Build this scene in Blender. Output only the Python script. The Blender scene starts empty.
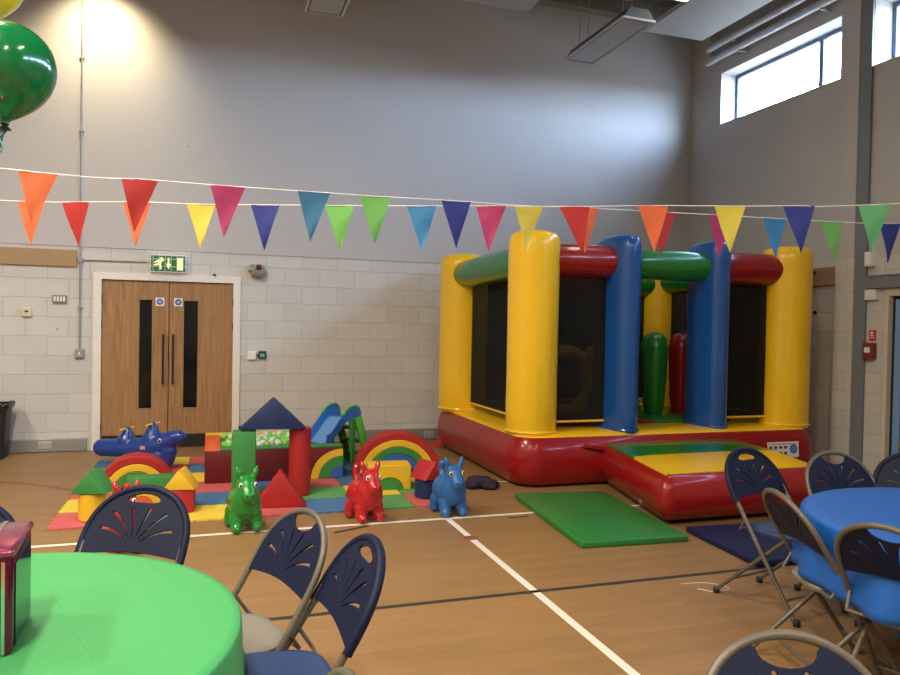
import bpy, bmesh, math, random
from mathutils import Vector, Matrix
random.seed(7)
PI = math.pi
S = bpy.context.scene
COL = S.collection

# ------------------------------------------------------------------ materials
MATS = {}
def mat(name, color, rough=0.5, metal=0.0, coat=0.0, bump=0.0, bscale=40.0, var=0.06, vscale=6.0, spec=0.5,
        alpha=1.0, emit=None, estr=0.0, trans=0.0):
    if name in MATS: return MATS[name]
    m = bpy.data.materials.new(name); m.use_nodes = True
    nt = m.node_tree; N = nt.nodes; L = nt.links
    b = N['Principled BSDF']
    tc = N.new('ShaderNodeTexCoord')
    no = N.new('ShaderNodeTexNoise'); no.inputs['Scale'].default_value = vscale; no.inputs['Detail'].default_value = 3
    L.new(tc.outputs['Object'], no.inputs['Vector'])
    mp = N.new('ShaderNodeMapRange'); mp.inputs[3].default_value = 1 - var; mp.inputs[4].default_value = 1 + var
    L.new(no.outputs['Fac'], mp.inputs[0])
    mx = N.new('ShaderNodeVectorMath'); mx.operation = 'SCALE'
    mx.inputs[0].default_value = color[:3]; L.new(mp.outputs[0], mx.inputs['Scale'])
    L.new(mx.outputs[0], b.inputs['Base Color'])
    b.inputs['Roughness'].default_value = rough; b.inputs['Metallic'].default_value = metal
    b.inputs['Coat Weight'].default_value = coat; b.inputs['Coat Roughness'].default_value = 0.06
    b.inputs['Specular IOR Level'].default_value = spec
    b.inputs['Alpha'].default_value = alpha
    if trans: b.inputs['Transmission Weight'].default_value = trans
    if emit: b.inputs['Emission Color'].default_value = (*emit, 1); b.inputs['Emission Strength'].default_value = estr
    if bump:
        n2 = N.new('ShaderNodeTexNoise'); n2.inputs['Scale'].default_value = bscale; n2.inputs['Detail'].default_value = 4
        L.new(tc.outputs['Object'], n2.inputs['Vector'])
        bp = N.new('ShaderNodeBump'); bp.inputs['Strength'].default_value = bump; bp.inputs['Distance'].default_value = 0.02
        L.new(n2.outputs['Fac'], bp.inputs['Height']); L.new(bp.outputs[0], b.inputs['Normal'])
    MATS[name] = m
    return m

def wall_mat(name, axis, zseam, col_lo, col_up):
    """painted blockwork below zseam, smooth painted plaster above; axis = world axis running along the wall"""
    m = bpy.data.materials.new(name); m.use_nodes = True
    nt = m.node_tree; N = nt.nodes; L = nt.links; b = N['Principled BSDF']
    g = N.new('ShaderNodeNewGeometry'); sp = N.new('ShaderNodeSeparateXYZ'); L.new(g.outputs['Position'], sp.inputs[0])
    cb = N.new('ShaderNodeCombineXYZ'); L.new(sp.outputs[axis], cb.inputs[0]); L.new(sp.outputs[2], cb.inputs[1])
    br = N.new('ShaderNodeTexBrick'); L.new(cb.outputs[0], br.inputs['Vector'])
    br.inputs['Scale'].default_value = 1.0; br.inputs['Brick Width'].default_value = 0.45; br.inputs['Row Height'].default_value = 0.225
    br.inputs['Mortar Size'].default_value = 0.006; br.inputs['Mortar Smooth'].default_value = 0.3; br.inputs['Bias'].default_value = 0
    br.inputs['Color1'].default_value = (*[c * 0.96 for c in col_lo], 1); br.inputs['Color2'].default_value = (*[c * 1.04 for c in col_lo], 1)
    br.inputs['Mortar'].default_value = (*[c * 0.86 for c in col_lo], 1)
    no = N.new('ShaderNodeTexNoise'); no.inputs['Scale'].default_value = 1.3; no.inputs['Detail'].default_value = 6; L.new(g.outputs['Position'], no.inputs['Vector'])
    mr = N.new('ShaderNodeMapRange'); mr.inputs[3].default_value = 0.93; mr.inputs[4].default_value = 1.05; L.new(no.outputs['Fac'], mr.inputs[0])
    # scuffs: sparse dark marks
    vo = N.new('ShaderNodeTexVoronoi'); vo.inputs['Scale'].default_value = 1.1; L.new(g.outputs['Position'], vo.inputs['Vector'])
    lt = N.new('ShaderNodeMath'); lt.operation = 'LESS_THAN'; lt.inputs[1].default_value = 0.022; L.new(vo.outputs['Distance'], lt.inputs[0])
    sel = N.new('ShaderNodeMath'); sel.operation = 'GREATER_THAN'; sel.inputs[1].default_value = zseam; L.new(sp.outputs[2], sel.inputs[0])
    mix = N.new('ShaderNodeMix'); mix.data_type = 'RGBA'; L.new(sel.outputs[0], mix.inputs[0]); L.new(br.outputs['Color'], mix.inputs[6]); mix.inputs[7].default_value = (*col_up, 1)
    sc = N.new('ShaderNodeVectorMath'); sc.operation = 'SCALE'; L.new(mix.outputs[2], sc.inputs[0]); L.new(mr.outputs[0], sc.inputs['Scale'])
    m2 = N.new('ShaderNodeMix'); m2.data_type = 'RGBA'; mm = N.new('ShaderNodeMath'); mm.operation = 'MULTIPLY'; mm.inputs[1].default_value = 0.55
    L.new(lt.outputs[0], mm.inputs[0]); L.new(mm.outputs[0], m2.inputs[0]); L.new(sc.outputs[0], m2.inputs[6]); m2.inputs[7].default_value = (.12, .11, .1, 1)
    L.new(m2.outputs[2], b.inputs['Base Color']); b.inputs['Roughness'].default_value = 0.62; b.inputs['Specular IOR Level'].default_value = 0.3
    inv = N.new('ShaderNodeMath'); inv.operation = 'SUBTRACT'; inv.inputs[0].default_value = 1; L.new(sel.outputs[0], inv.inputs[1])
    h = N.new('ShaderNodeMath'); h.operation = 'MULTIPLY'; L.new(br.outputs['Fac'], h.inputs[0]); L.new(inv.outputs[0], h.inputs[1])
    hn = N.new('ShaderNodeMath'); hn.operation = 'MULTIPLY_ADD'; hn.inputs[1].default_value = -1.0
    n3 = N.new('ShaderNodeTexNoise'); n3.inputs['Scale'].default_value = 60; L.new(g.outputs['Position'], n3.inputs['Vector'])
    n3m = N.new('ShaderNodeMath'); n3m.operation = 'MULTIPLY'; n3m.inputs[1].default_value = 0.15; L.new(n3.outputs['Fac'], n3m.inputs[0])
    L.new(h.outputs[0], hn.inputs[0]); L.new(n3m.outputs[0], hn.inputs[2])
    bp = N.new('ShaderNodeBump'); bp.inputs['Strength'].default_value = 0.5; bp.inputs['Distance'].default_value = 0.01
    L.new(hn.outputs[0], bp.inputs['Height']); L.new(bp.outputs[0], b.inputs['Normal'])
    return m

def floor_mat():
    m = bpy.data.materials.new('sports_floor'); m.use_nodes = True
    nt = m.node_tree; N = nt.nodes; L = nt.links; b = N['Principled BSDF']
    g = N.new('ShaderNodeNewGeometry')
    br = N.new('ShaderNodeTexBrick'); L.new(g.outputs['Position'], br.inputs['Vector'])
    br.inputs['Scale'].default_value = 1; br.inputs['Brick Width'].default_value = 1.3; br.inputs['Row Height'].default_value = 0.085
    br.inputs['Mortar Size'].default_value = 0.0012; br.inputs['Bias'].default_value = 0
    br.inputs['Color1'].default_value = (0.258, 0.146, 0.055, 1); br.inputs['Color2'].default_value = (0.298, 0.168, 0.066, 1); br.inputs['Mortar'].default_value = (0.215, 0.12, 0.046, 1)
    mp = N.new('ShaderNodeMapping'); mp.inputs['Scale'].default_value = (1.2, 14, 1); L.new(g.outputs['Position'], mp.inputs[0])
    no = N.new('ShaderNodeTexNoise'); no.inputs['Scale'].default_value = 2.2; no.inputs['Detail'].default_value = 6; no.inputs['Roughness'].default_value = .65; L.new(mp.outputs[0], no.inputs['Vector'])
    mr = N.new('ShaderNodeMapRange'); mr.inputs[3].default_value = 0.80; mr.inputs[4].default_value = 1.16; L.new(no.outputs['Fac'], mr.inputs[0])
    sc = N.new('ShaderNodeVectorMath'); sc.operation = 'SCALE'; L.new(br.outputs['Color'], sc.inputs[0]); L.new(mr.outputs[0], sc.inputs['Scale'])
    L.new(sc.outputs[0], b.inputs['Base Color'])
    n2 = N.new('ShaderNodeTexNoise'); n2.inputs['Scale'].default_value = 3; L.new(g.outputs['Position'], n2.inputs['Vector'])
    r2 = N.new('ShaderNodeMapRange'); r2.inputs[3].default_value = 0.36; r2.inputs[4].default_value = 0.52; L.new(n2.outputs['Fac'], r2.inputs[0]); L.new(r2.outputs[0], b.inputs['Roughness'])
    b.inputs['Specular IOR Level'].default_value = 0.4
    return m

def oak_mat():
    m = bpy.data.materials.new('oak_veneer'); m.use_nodes = True
    nt = m.node_tree; N = nt.nodes; L = nt.links; b = N['Principled BSDF']
    g = N.new('ShaderNodeNewGeometry')
    mp = N.new('ShaderNodeMapping'); mp.inputs['Scale'].default_value = (16, 16, 1.1); L.new(g.outputs['Position'], mp.inputs[0])
    no = N.new('ShaderNodeTexNoise'); no.inputs['Scale'].default_value = 1.6; no.inputs['Detail'].default_value = 6; no.inputs['Distortion'].default_value = 1.0; L.new(mp.outputs[0], no.inputs['Vector'])
    cr = N.new('ShaderNodeValToRGB'); cr.color_ramp.elements[0].position = .28; cr.color_ramp.elements[0].color = (0.27, 0.135, 0.05, 1); cr.color_ramp.elements[1].position = .7; cr.color_ramp.elements[1].color = (0.42, 0.235, 0.10, 1)
    L.new(no.outputs['Fac'], cr.inputs[0]); L.new(cr.outputs[0], b.inputs['Base Color']); b.inputs['Roughness'].default_value = .45
    return m

def net_mat():
    """fine black mesh netting: cords with real gaps between them"""
    m = bpy.data.materials.new('black_netting'); m.use_nodes = True
    nt = m.node_tree; N = nt.nodes; L = nt.links; b = N['Principled BSDF']
    b.inputs['Base Color'].default_value = (.020, .020, .019, 1); b.inputs['Roughness'].default_value = .9; b.inputs['Specular IOR Level'].default_value = .1
    tc = N.new('ShaderNodeTexCoord'); no = N.new('ShaderNodeTexNoise'); no.inputs['Scale'].default_value = 900; L.new(tc.outputs['Object'], no.inputs['Vector'])
    mr = N.new('ShaderNodeMapRange'); mr.inputs[3].default_value = .62; mr.inputs[4].default_value = .80; L.new(no.outputs['Fac'], mr.inputs[0])
    L.new(mr.outputs[0], b.inputs['Alpha'])
    return m

# ------------------------------------------------------------------ mesh helpers
def smooth(me, ang=40):
    for p in me.polygons: p.use_smooth = True
    if ang is not None:
        a = math.radians(ang); bm = bmesh.new(); bm.from_mesh(me)
        for e in bm.edges:
            e.smooth = not (len(e.link_faces) == 2 and e.calc_face_angle(0) > a)
        bm.to_mesh(me); bm.free()

def link(name, me, parent=None, m=None, ang=40, sm=True):
    if m is not None:
        for x in (m if isinstance(m, (list, tuple)) else [m]): me.materials.append(x)
    if sm: smooth(me, ang)
    o = bpy.data.objects.new(name, me); COL.objects.link(o)
    if parent: o.parent = parent
    return o

def obj(name, bm, m, parent=None, ang=40, sm=True):
    bmesh.ops.recalc_face_normals(bm, faces=bm.faces)
    me = bpy.data.meshes.new(name); bm.to_mesh(me); bm.free()
    return link(name, me, parent, m, ang, sm)

def tag(o, label=None, cat=None, group=None, kind=None):
    if label: o['label'] = label
    if cat: o['category'] = cat
    if group: o['group'] = group
    if kind: o['kind'] = kind
    return o

def thing(name, label, cat, loc=(0, 0, 0), rz=0.0, group=None):
    o = bpy.data.objects.new(name, None); COL.objects.link(o); o.empty_display_size = .1
    o.location = loc; o.rotation_euler = (0, 0, rz)
    return tag(o, label, cat, group)

def struct(name, bm, m, parent=None, ang=40):
    o = obj(name, bm, m, parent, ang, sm=False)
    if parent is None: o['kind'] = 'structure'
    return o

def dup(root, loc, rz, label=None, group=None):
    r = root.copy(); COL.objects.link(r); r.location = loc; r.rotation_euler = (0, 0, rz)
    if label: r['label'] = label
    if group: r['group'] = group
    for ch in list(root.children):
        c = ch.copy(); COL.objects.link(c); c.parent = r
        for gch in list(ch.children):
            d = gch.copy(); COL.objects.link(d); d.parent = c
    return r

def bx(bm, x0, x1, y0, y1, z0, z1, mi=0, bev=0.0, seg=2, M=None):
    n = bmesh.new()
    vs = [n.verts.new((x, y, z)) for z in (z0, z1) for y in (y0, y1) for x in (x0, x1)]
    for f in ((0, 2, 3, 1), (4, 5, 7, 6), (0, 1, 5, 4), (2, 6, 7, 3), (0, 4, 6, 2), (1, 3, 7, 5)): n.faces.new([vs[i] for i in f])
    if bev: bmesh.ops.bevel(n, geom=list(n.edges), offset=bev, segments=seg, affect='EDGES', profile=.5)
    if M is not None: bmesh.ops.transform(n, matrix=M, verts=n.verts)
    for f in n.faces: f.material_index = mi
    t = bpy.data.meshes.new('t'); n.to_mesh(t); n.free(); bm.from_mesh(t); bpy.data.meshes.remove(t)
    return bm

def box(x0, x1, y0, y1, z0, z1, bev=0.0, seg=2): return bx(bmesh.new(), x0, x1, y0, y1, z0, z1, 0, bev, seg)

def loft(bm, rings, cap0=True, cap1=True, mi=0, mis=None, closed=True):
    vr = [[bm.verts.new(p) for p in r] for r in rings]
    n = len(rings[0])
    for i in range(len(vr) - 1):
        for k in range(n if closed else n - 1):
            f = bm.faces.new((vr[i][k], vr[i][(k + 1) % n], vr[i + 1][(k + 1) % n], vr[i + 1][k]))
            f.material_index = mis[i] if mis else mi
    if cap0: f = bm.faces.new(vr[0][::-1]); f.material_index = mis[0] if mis else mi
    if cap1: f = bm.faces.new(vr[-1]); f.material_index = mis[-1] if mis else mi
    return bm

def ring(cx, cy, z, rx, ry=None, n=32, ph=0.0, wav=None):
    ry = rx if ry is None else ry
    out = []
    for k in range(n):
        a = 2 * PI * k / n + ph; w = wav(a) if wav else 1
        out.append((cx + rx * w * math.cos(a), cy + ry * w * math.sin(a), z))
    return out

def lathe(prof, n=32, cx=0, cy=0, bm=None, mi=0, mis=None, wav=None):
    bm = bm or bmesh.new()
    return loft(bm, [ring(cx, cy, z, max(r, 1e-4), n=n, wav=wav) for r, z in prof], mi=mi, mis=mis)

def crom(pts, sub=6, cyc=False):
    P = [Vector(p) for p in pts]; n = len(P); out = []
    for i in range(n if cyc else n - 1):
        a = P[(i - 1) % n] if cyc or i > 0 else P[0] * 2 - P[1]
        b = P[i]; c = P[(i + 1) % n]
        d = P[(i + 2) % n] if cyc or i + 2 < n else P[-1] * 2 - P[-2]
        for s in range(sub):
            t = s / sub
            out.append(.5 * ((2 * b) + (c - a) * t + (2 * a - 5 * b + 4 * c - d) * t * t + (3 * b - a - 3 * c + d) * t ** 3))
    if not cyc: out.append(P[-1])
    return out

def tube(pts, r, n=10, bm=None, mi=0, cyc=False, caps=True, rad=None, flat=1.0):
    bm = bm or bmesh.new(); P = [Vector(p) for p in pts]; m = len(P)
    prev = None; rings = []
    for i in range(m):
        t = (P[(i + 1) % m] - P[i - 1]) if cyc else (P[min(i + 1, m - 1)] - P[max(i - 1, 0)])
        t.normalize()
        if prev is None:
            u = t.orthogonal().normalized()
        else:
            u = (prev - t * prev.dot(t))
            u = u.normalized() if u.length > 1e-6 else t.orthogonal().normalized()
        prev = u; v = t.cross(u); rr = rad[i] if rad else r
        rings.append([P[i] + (u * math.cos(2 * PI * k / n) + v * math.sin(2 * PI * k / n) * flat) * rr for k in range(n)])
    if cyc: rings.append(rings[0]); caps = False
    loft(bm, rings, caps, caps, mi)
    if cyc: bmesh.ops.remove_doubles(bm, verts=bm.verts, dist=1e-6)
    return bm

def prism(poly, y0, y1, bev=0.0, bm=None, mi=0, seg=2):
    """poly in (x,z) extruded along y"""
    n = bmesh.new()
    loft(n, [[(x, y0, z) for x, z in poly], [(x, y1, z) for x, z in poly]])
    bmesh.ops.recalc_face_normals(n, faces=n.faces)
    if bev: bmesh.ops.bevel(n, geom=list(n.edges), offset=bev, segments=seg, affect='EDGES', profile=.5)
    for f in n.faces: f.material_index = mi
    if bm is None: return n
    t = bpy.data.meshes.new('t'); n.to_mesh(t); n.free(); bm.from_mesh(t); bpy.data.meshes.remove(t)
    return bm

def xf(bm, M): bmesh.ops.transform(bm, matrix=M, verts=bm.verts); return bm

def rrect(cx, cy, hx, hy, r, n=8, z=0.0):
    out = []
    for sx, sy, a0 in ((1, 1, 0), (-1, 1, PI / 2), (-1, -1, PI), (1, -1, 1.5 * PI)):
        for k in range(n + 1):
            a = a0 + PI / 2 * k / n
            out.append((cx + sx * (hx - r) + r * math.cos(a), cy + sy * (hy - r) + r * math.sin(a), z))
    return out

def rrloft(cx, cy, hx, hy, r, prof, n=8, mid=6, bm=None, mis=None, cap0=True, cap1=True):
    """prof: list of (outset, z). straight sides get extra points so the bulge can vary"""
    bm = bm or bmesh.new(); rings = []
    for o, z in prof:
        base = rrect(cx, cy, hx + o, hy + o, max(r + o, .01), n, z)
        rings.append(base)
    return loft(bm, rings, cap0, cap1, mis=mis)

def bake(o):
    """evaluated copy of an object (modifiers or curve) as a plain mesh; the source is deleted"""
    dg = bpy.context.evaluated_depsgraph_get()
    me = bpy.data.meshes.new_from_object(o.evaluated_get(dg))
    d = o.data; bpy.data.objects.remove(o)
    return me

def blob(caps, vox=.012, it=6):
    """one continuous skin over a set of tapering capsules (p0,r0,p1,r1[,flatten])"""
    bm = bmesh.new()
    for c in caps:
        p0, r0, p1, r1 = Vector(c[0]), c[1], Vector(c[2]), c[3]; sq = c[4] if len(c) > 4 else (1, 1, 1)
        d = (p1 - p0).length; n = max(1, int(d / (min(r0, r1) * .35)) + 1)
        for i in range(n + 1):
            t = i / n; p = p0.lerp(p1, t); r = r0 + (r1 - r0) * t
            M = Matrix.Translation(p) @ Matrix.Diagonal((r * sq[0], r * sq[1], r * sq[2], 1))
            bmesh.ops.create_icosphere(bm, subdivisions=3 if r > .05 else 2, radius=1, matrix=M)
    me = bpy.data.meshes.new('b'); bm.to_mesh(me); bm.free()
    o = bpy.data.objects.new('b', me); COL.objects.link(o)
    r = o.modifiers.new('r', 'REMESH'); r.mode = 'VOXEL'; r.voxel_size = vox
    s = o.modifiers.new('s', 'SMOOTH'); s.iterations = it; s.factor = .5
    return bake(o)

def fill2d(outline, holes, th, bev=0.0):
    """flat plate with holes, from 2D outlines (x,y), thickness th about z=0"""
    cu = bpy.data.curves.new('c', 'CURVE'); cu.dimensions = '2D'; cu.fill_mode = 'BOTH'; cu.extrude = th / 2; cu.bevel_depth = bev; cu.bevel_resolution = 1
    for pl in [outline] + holes:
        sp = cu.splines.new('POLY'); sp.points.add(len(pl) - 1); sp.use_cyclic_u = True
        for p, q in zip(sp.points, pl): p.co = (q[0], q[1], 0, 1)
    o = bpy.data.objects.new('c', cu); COL.objects.link(o)
    return bake(o)

def disc(bm, cx, cz, r, y, n=28, mi=0, r0=None):
    """flat disc or annulus in the xz plane facing -y"""
    a = [bm.verts.new((cx + r * math.cos(2 * PI * k / n), y, cz + r * math.sin(2 * PI * k / n))) for k in range(n)]
    f = bm.faces.new(a); f.material_index = mi
    return bm

def facing(dx, dy):  # rotation that turns local +Y towards (dx,dy)
    return math.atan2(-dx, dy)

# palette
Y_ = mat('yellow_vinyl', (.95, .575, .014), .30, coat=.45, bump=.06, bscale=6, spec=.4)
R_ = mat('red_vinyl', (.29, .008, .009), .30, coat=.40, bump=.06, bscale=6, spec=.3)
B_ = mat('blue_vinyl', (.010, .085, .33), .28, coat=.5, bump=.06, bscale=6, spec=.4)
G_ = mat('green_vinyl', (.012, .19, .026), .28, coat=.5, bump=.06, bscale=6, spec=.4)
NET = net_mat()
fR = mat('red_foam', (.40, .014, .014), .55, bump=.06, bscale=60)
fDR = mat('dark_red_foam', (.13, .005, .007), .55, bump=.06, bscale=60)
fG = mat('green_foam', (.035, .22, .045), .5, bump=.06, bscale=60)
fY = mat('yellow_foam', (.76, .46, .02), .55, bump=.06, bscale=60)
fB = mat('navy_foam', (.008, .022, .10), .55, bump=.06, bscale=60)
fO = mat('orange_foam', (.72, .11, .02), .5, bump=.06, bscale=60)
fMB = mat('mid_blue_foam', (.03, .12, .36), .5, bump=.06, bscale=60)
NAVY = mat('navy_plastic', (.0035, .0075, .032), .55, spec=.25, bump=.05, bscale=200)
TUBE = mat('grey_tube_paint', (.125, .108, .08), .42, metal=.2)
SEATG = mat('grey_seat_plastic', (.20, .185, .145), .5, bump=.05, bscale=200)
SEATB = mat('blue_seat_plastic', (.02, .045, .13), .45, bump=.05, bscale=200)
BLK = mat('black_plastic', (.012, .012, .013), .45)
BLKG = mat('black_gloss', (.004, .004, .005), .12)
WHT = mat('white_paint', (.78, .76, .70), .45)
WPL = mat('white_plastic', (.80, .79, .76), .4)
GAL = mat('galvanised_steel', (.33, .33, .32), .45, metal=.5)
DST = mat('dark_grey_paint', (.19, .205, .225), .5)
OAK = oak_mat()
WOODB = mat('tan_batten', (.37, .24, .12), .55, bump=.05)

# ------------------------------------------------------------------ room shell
XL, XR, YF, YB, ZC = -7.0, 6.95, -7.0, 9.56, 6.7
mb = wall_mat('back_wall_paint', 0, 2.41, (.60, .585, .555), (.52, .50, .485))
mr = wall_mat('right_wall_paint', 1, 2.41, (.58, .55, .50), (.52, .50, .48))
FL = floor_mat()
LW = mat('white_line_paint', (.78, .72, .62), .45); LB = mat('black_line_paint', (.03, .028, .026), .5); LR = mat('faded_red_line', (.23, .075, .045), .5)
bm = bmesh.new()
bx(bm, XL - .2, XR + 1.8, YF - .2, YB + .2, -.15, 0, 0)
def strip(x0, x1, y0, y1, mi):
    vs = [bm.verts.new(p) for p in ((x0, y0, .0012), (x1, y0, .0012), (x1, y1, .0012), (x0, y1, .0012))]
    f = bm.faces.new(vs); f.material_index = mi
strip(-6.5, 6.6, 5.58, 5.63, 1)          # long white court line
strip(1.825, 1.875, -6, 5.58, 1)         # white line running towards the camera
strip(1.9, 4.2, 6.79, 6.83, 1)
strip(-6.5, 6.6, 3.905, 3.945, 2)        # black court line
n = 48                                   # worn red arc on the left
for k in range(n):
    a0 = math.radians(8 + 72 * k / n); a1 = math.radians(8 + 72 * (k + 1) / n)
    c = (-3.4, 5.2); q = []
    for a, r in ((a0, 3.09), (a1, 3.09), (a1, 3.13), (a0, 3.13)):
        q.append(bm.verts.new((c[0] + r * math.cos(a), c[1] + r * math.sin(a), .0013)))
    f = bm.faces.new(q); f.material_index = 3
me_pts = [bm.verts.new((1.853 + .055 * math.cos(2 * PI * k / 20), 5.05 + .055 * math.sin(2 * PI * k / 20), .0016)) for k in range(20)]
f = bm.faces.new(me_pts); f.material_index = 3
struct('floor', bm, [FL, LW, LB, LR])

bm = bmesh.new()
DX0, DX1, DZ = -1.235, .29, 2.05          # door opening in the back wall
bx(bm, XL - .2, DX0 - .06, YB, YB + .2, 0, 2.41); bx(bm, DX1 + .06, XR + .0, YB, YB + .2, 0, 2.41)
bx(bm, DX0 - .06, DX1 + .06, YB, YB + .2, DZ + .06, 2.41)
bx(bm, XL - .2, XR, YB - .012, YB + .2, 2.41, ZC - .06)
struct('wall_back', bm, mb)

bm = bmesh.new()
WZ0, WZ1 = 4.51, 5.255
wins = [(6.70, 8.86), (4.13, 6.29), (1.56, 3.72), (-1.0, 1.16), (-3.6, -1.44)]
T = .30
bx(bm, XR, XR + T, YF, YB + .2, WZ1, ZC); 
DY0, DY1 = 4.2, 6.05                      # exit opening in the right wall
bx(bm, XR, XR + T, DY1, YB + .2, 0, WZ0); bx(bm, XR, XR + T, YF, DY0, 0, WZ0); bx(bm, XR, XR + T, DY0, DY1, 2.04, WZ0)
edges = [YF] + [v for w in sorted(wins) for v in w] + [YB + .2]
for i in range(0, len(edges), 2): bx(bm, XR, XR + T, edges[i], edges[i + 1], WZ0, WZ1)
bx(bm, XR - .012, XR, 6.70, 7.0, 0, ZC) if False else None
struct('wall_right', bm, mr)
struct('trim_1', box(XR - .05, XR, 6.44, 6.70, 0, 6.2), mr)      # shallow pier beside the window
plain = mat('plain_wall_paint', (.34, .33, .32), .65)
struct('wall_left', box(XL - .2, XL, YF, YB, 0, ZC), plain)
struct('wall_front', box(XL - .2, XR + .2, YF - .2, YF, 0, ZC), plain)
bm = bmesh.new(); bx(bm, XL - .2, XR + T, YF - .2, YB + .2, ZC - .06, ZC + .15)
struct('ceiling', bm, mat('dark_ceiling_deck', (.06, .055, .05), .7, bump=.3, bscale=8))

# windows
FRM = mat('window_frame_blue_grey', (.10, .14, .20), .4, metal=.2)
GLS = bpy.data.materials.new('window_glass'); GLS.use_nodes = True
_n = GLS.node_tree; _n.nodes.remove(_n.nodes['Principled BSDF'])      # thin clear glazing: see-through with a faint reflection
_t = _n.nodes.new('ShaderNodeBsdfTransparent'); _t.inputs[0].default_value = (.93, .97, 1, 1); _g = _n.nodes.new('ShaderNodeBsdfGlossy'); _g.inputs['Roughness'].default_value = .03
_m = _n.nodes.new('ShaderNodeMixShader'); _m.inputs[0].default_value = .05; _n.links.new(_t.outputs[0], _m.inputs[1]); _n.links.new(_g.outputs[0], _m.inputs[2]); _n.links.new(_m.outputs[0], _n.nodes['Material Output'].inputs['Surface'])
for i, (y0, y1) in enumerate(wins):
    w = bpy.data.objects.new('window_%d' % (i + 1), None); COL.objects.link(w); w.location = (XR + T - .05, (y0 + y1) / 2, WZ0); w['kind'] = 'structure'
    hw = (y1 - y0) / 2; H = WZ1 - WZ0
    bm = bmesh.new()
    for a in ((-hw, -hw + .05, 0, H), (hw - .05, hw, 0, H), (-hw + .05, hw - .05, 0, .05), (-hw + .05, hw - .05, H - .05, H), (-hw + .56, -hw + .625, .05, H - .05)):
        bx(bm, 0, .05, a[0], a[1], a[2], a[3])
    obj('window_frame', bm, FRM, w, sm=False)
    obj('window_pane', box(.022, .026, -hw + .04, -hw + .56, .04, H - .03), GLS, w, sm=False)
    obj('window_pane', box(.022, .026, -hw + .625, hw - .04, .04, H - .04), GLS, w, sm=False)
    obj('window_sill', box(-T + .03, .0, -hw, hw, -.0, .012), WHT, w, sm=False)

# steel column and lintel on the right wall
bm = bmesh.new(); bx(bm, XR - .03, XR, 6.295, 6.435, 0, ZC - .0605); bx(bm, XR - .04, XR - .03, 6.285, 6.437, 0, ZC - .0605)
t = tag(obj('steel_column', bm, DST, sm=False), 'blue grey steel column on the right wall beside the high window', 'column')
bm = bmesh.new(); bx(bm, XR - .06, XR, 3.9, 6.27, 2.055, 2.20); bx(bm, XR - .07, XR - .06, 3.9, 6.27, 2.185, 2.20); bx(bm, XR - .07, XR - .06, 3.9, 6.27, 2.055, 2.07)
tag(obj('steel_lintel', bm, DST, sm=False), 'grey steel lintel over the dark exit door on the right wall', 'beam')

# exit door at the right edge
d2 = bpy.data.objects.new('door_2', None); COL.objects.link(d2); d2.location = (XR, 5.2, 0); d2['kind'] = 'structure'
bm = bmesh.new()
for a in ((.80, .85, 0, 2.04), (-1.0, -.92, 0, 2.04), (-.92, .80, 1.97, 2.04)): bx(bm, -.025, .12, a[0], a[1], a[2], a[3])
obj('door_frame', bm, mat('cream_frame_paint', (.62, .57, .45), .5), d2, sm=False)
DKB = mat('dark_door_paint', (.012, .016, .028), .35)
obj('door_leaf', box(.04, .09, -.07, .80, .01, 1.97), DKB, d2, sm=False)
obj('door_leaf', box(.04, .09, -.92, -.075, .01, 1.97), DKB, d2, sm=False)
obj('door_edge_daylight', box(.0, .04, .655, .735, .02, 1.93), mat('pale_blue_daylight', (.22, .40, .72), .35, metal=.2), d2, sm=False)  # pale blue bar: daylight at the door edge, painted as a strip
for z in (.35, 1.05, 1.5, 1.72): obj('hinge', box(-.004, .04, .63, .655, z, z + .07), GAL, d2, sm=False)
bm = bmesh.new(); tube([(.02, .45, 1.0), (-.04, .45, 1.0), (-.04, -.0, 1.0), (.02, -.0, 1.0)], .014, bm=bm); obj('panic_bar', bm, GAL, d2)

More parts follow.
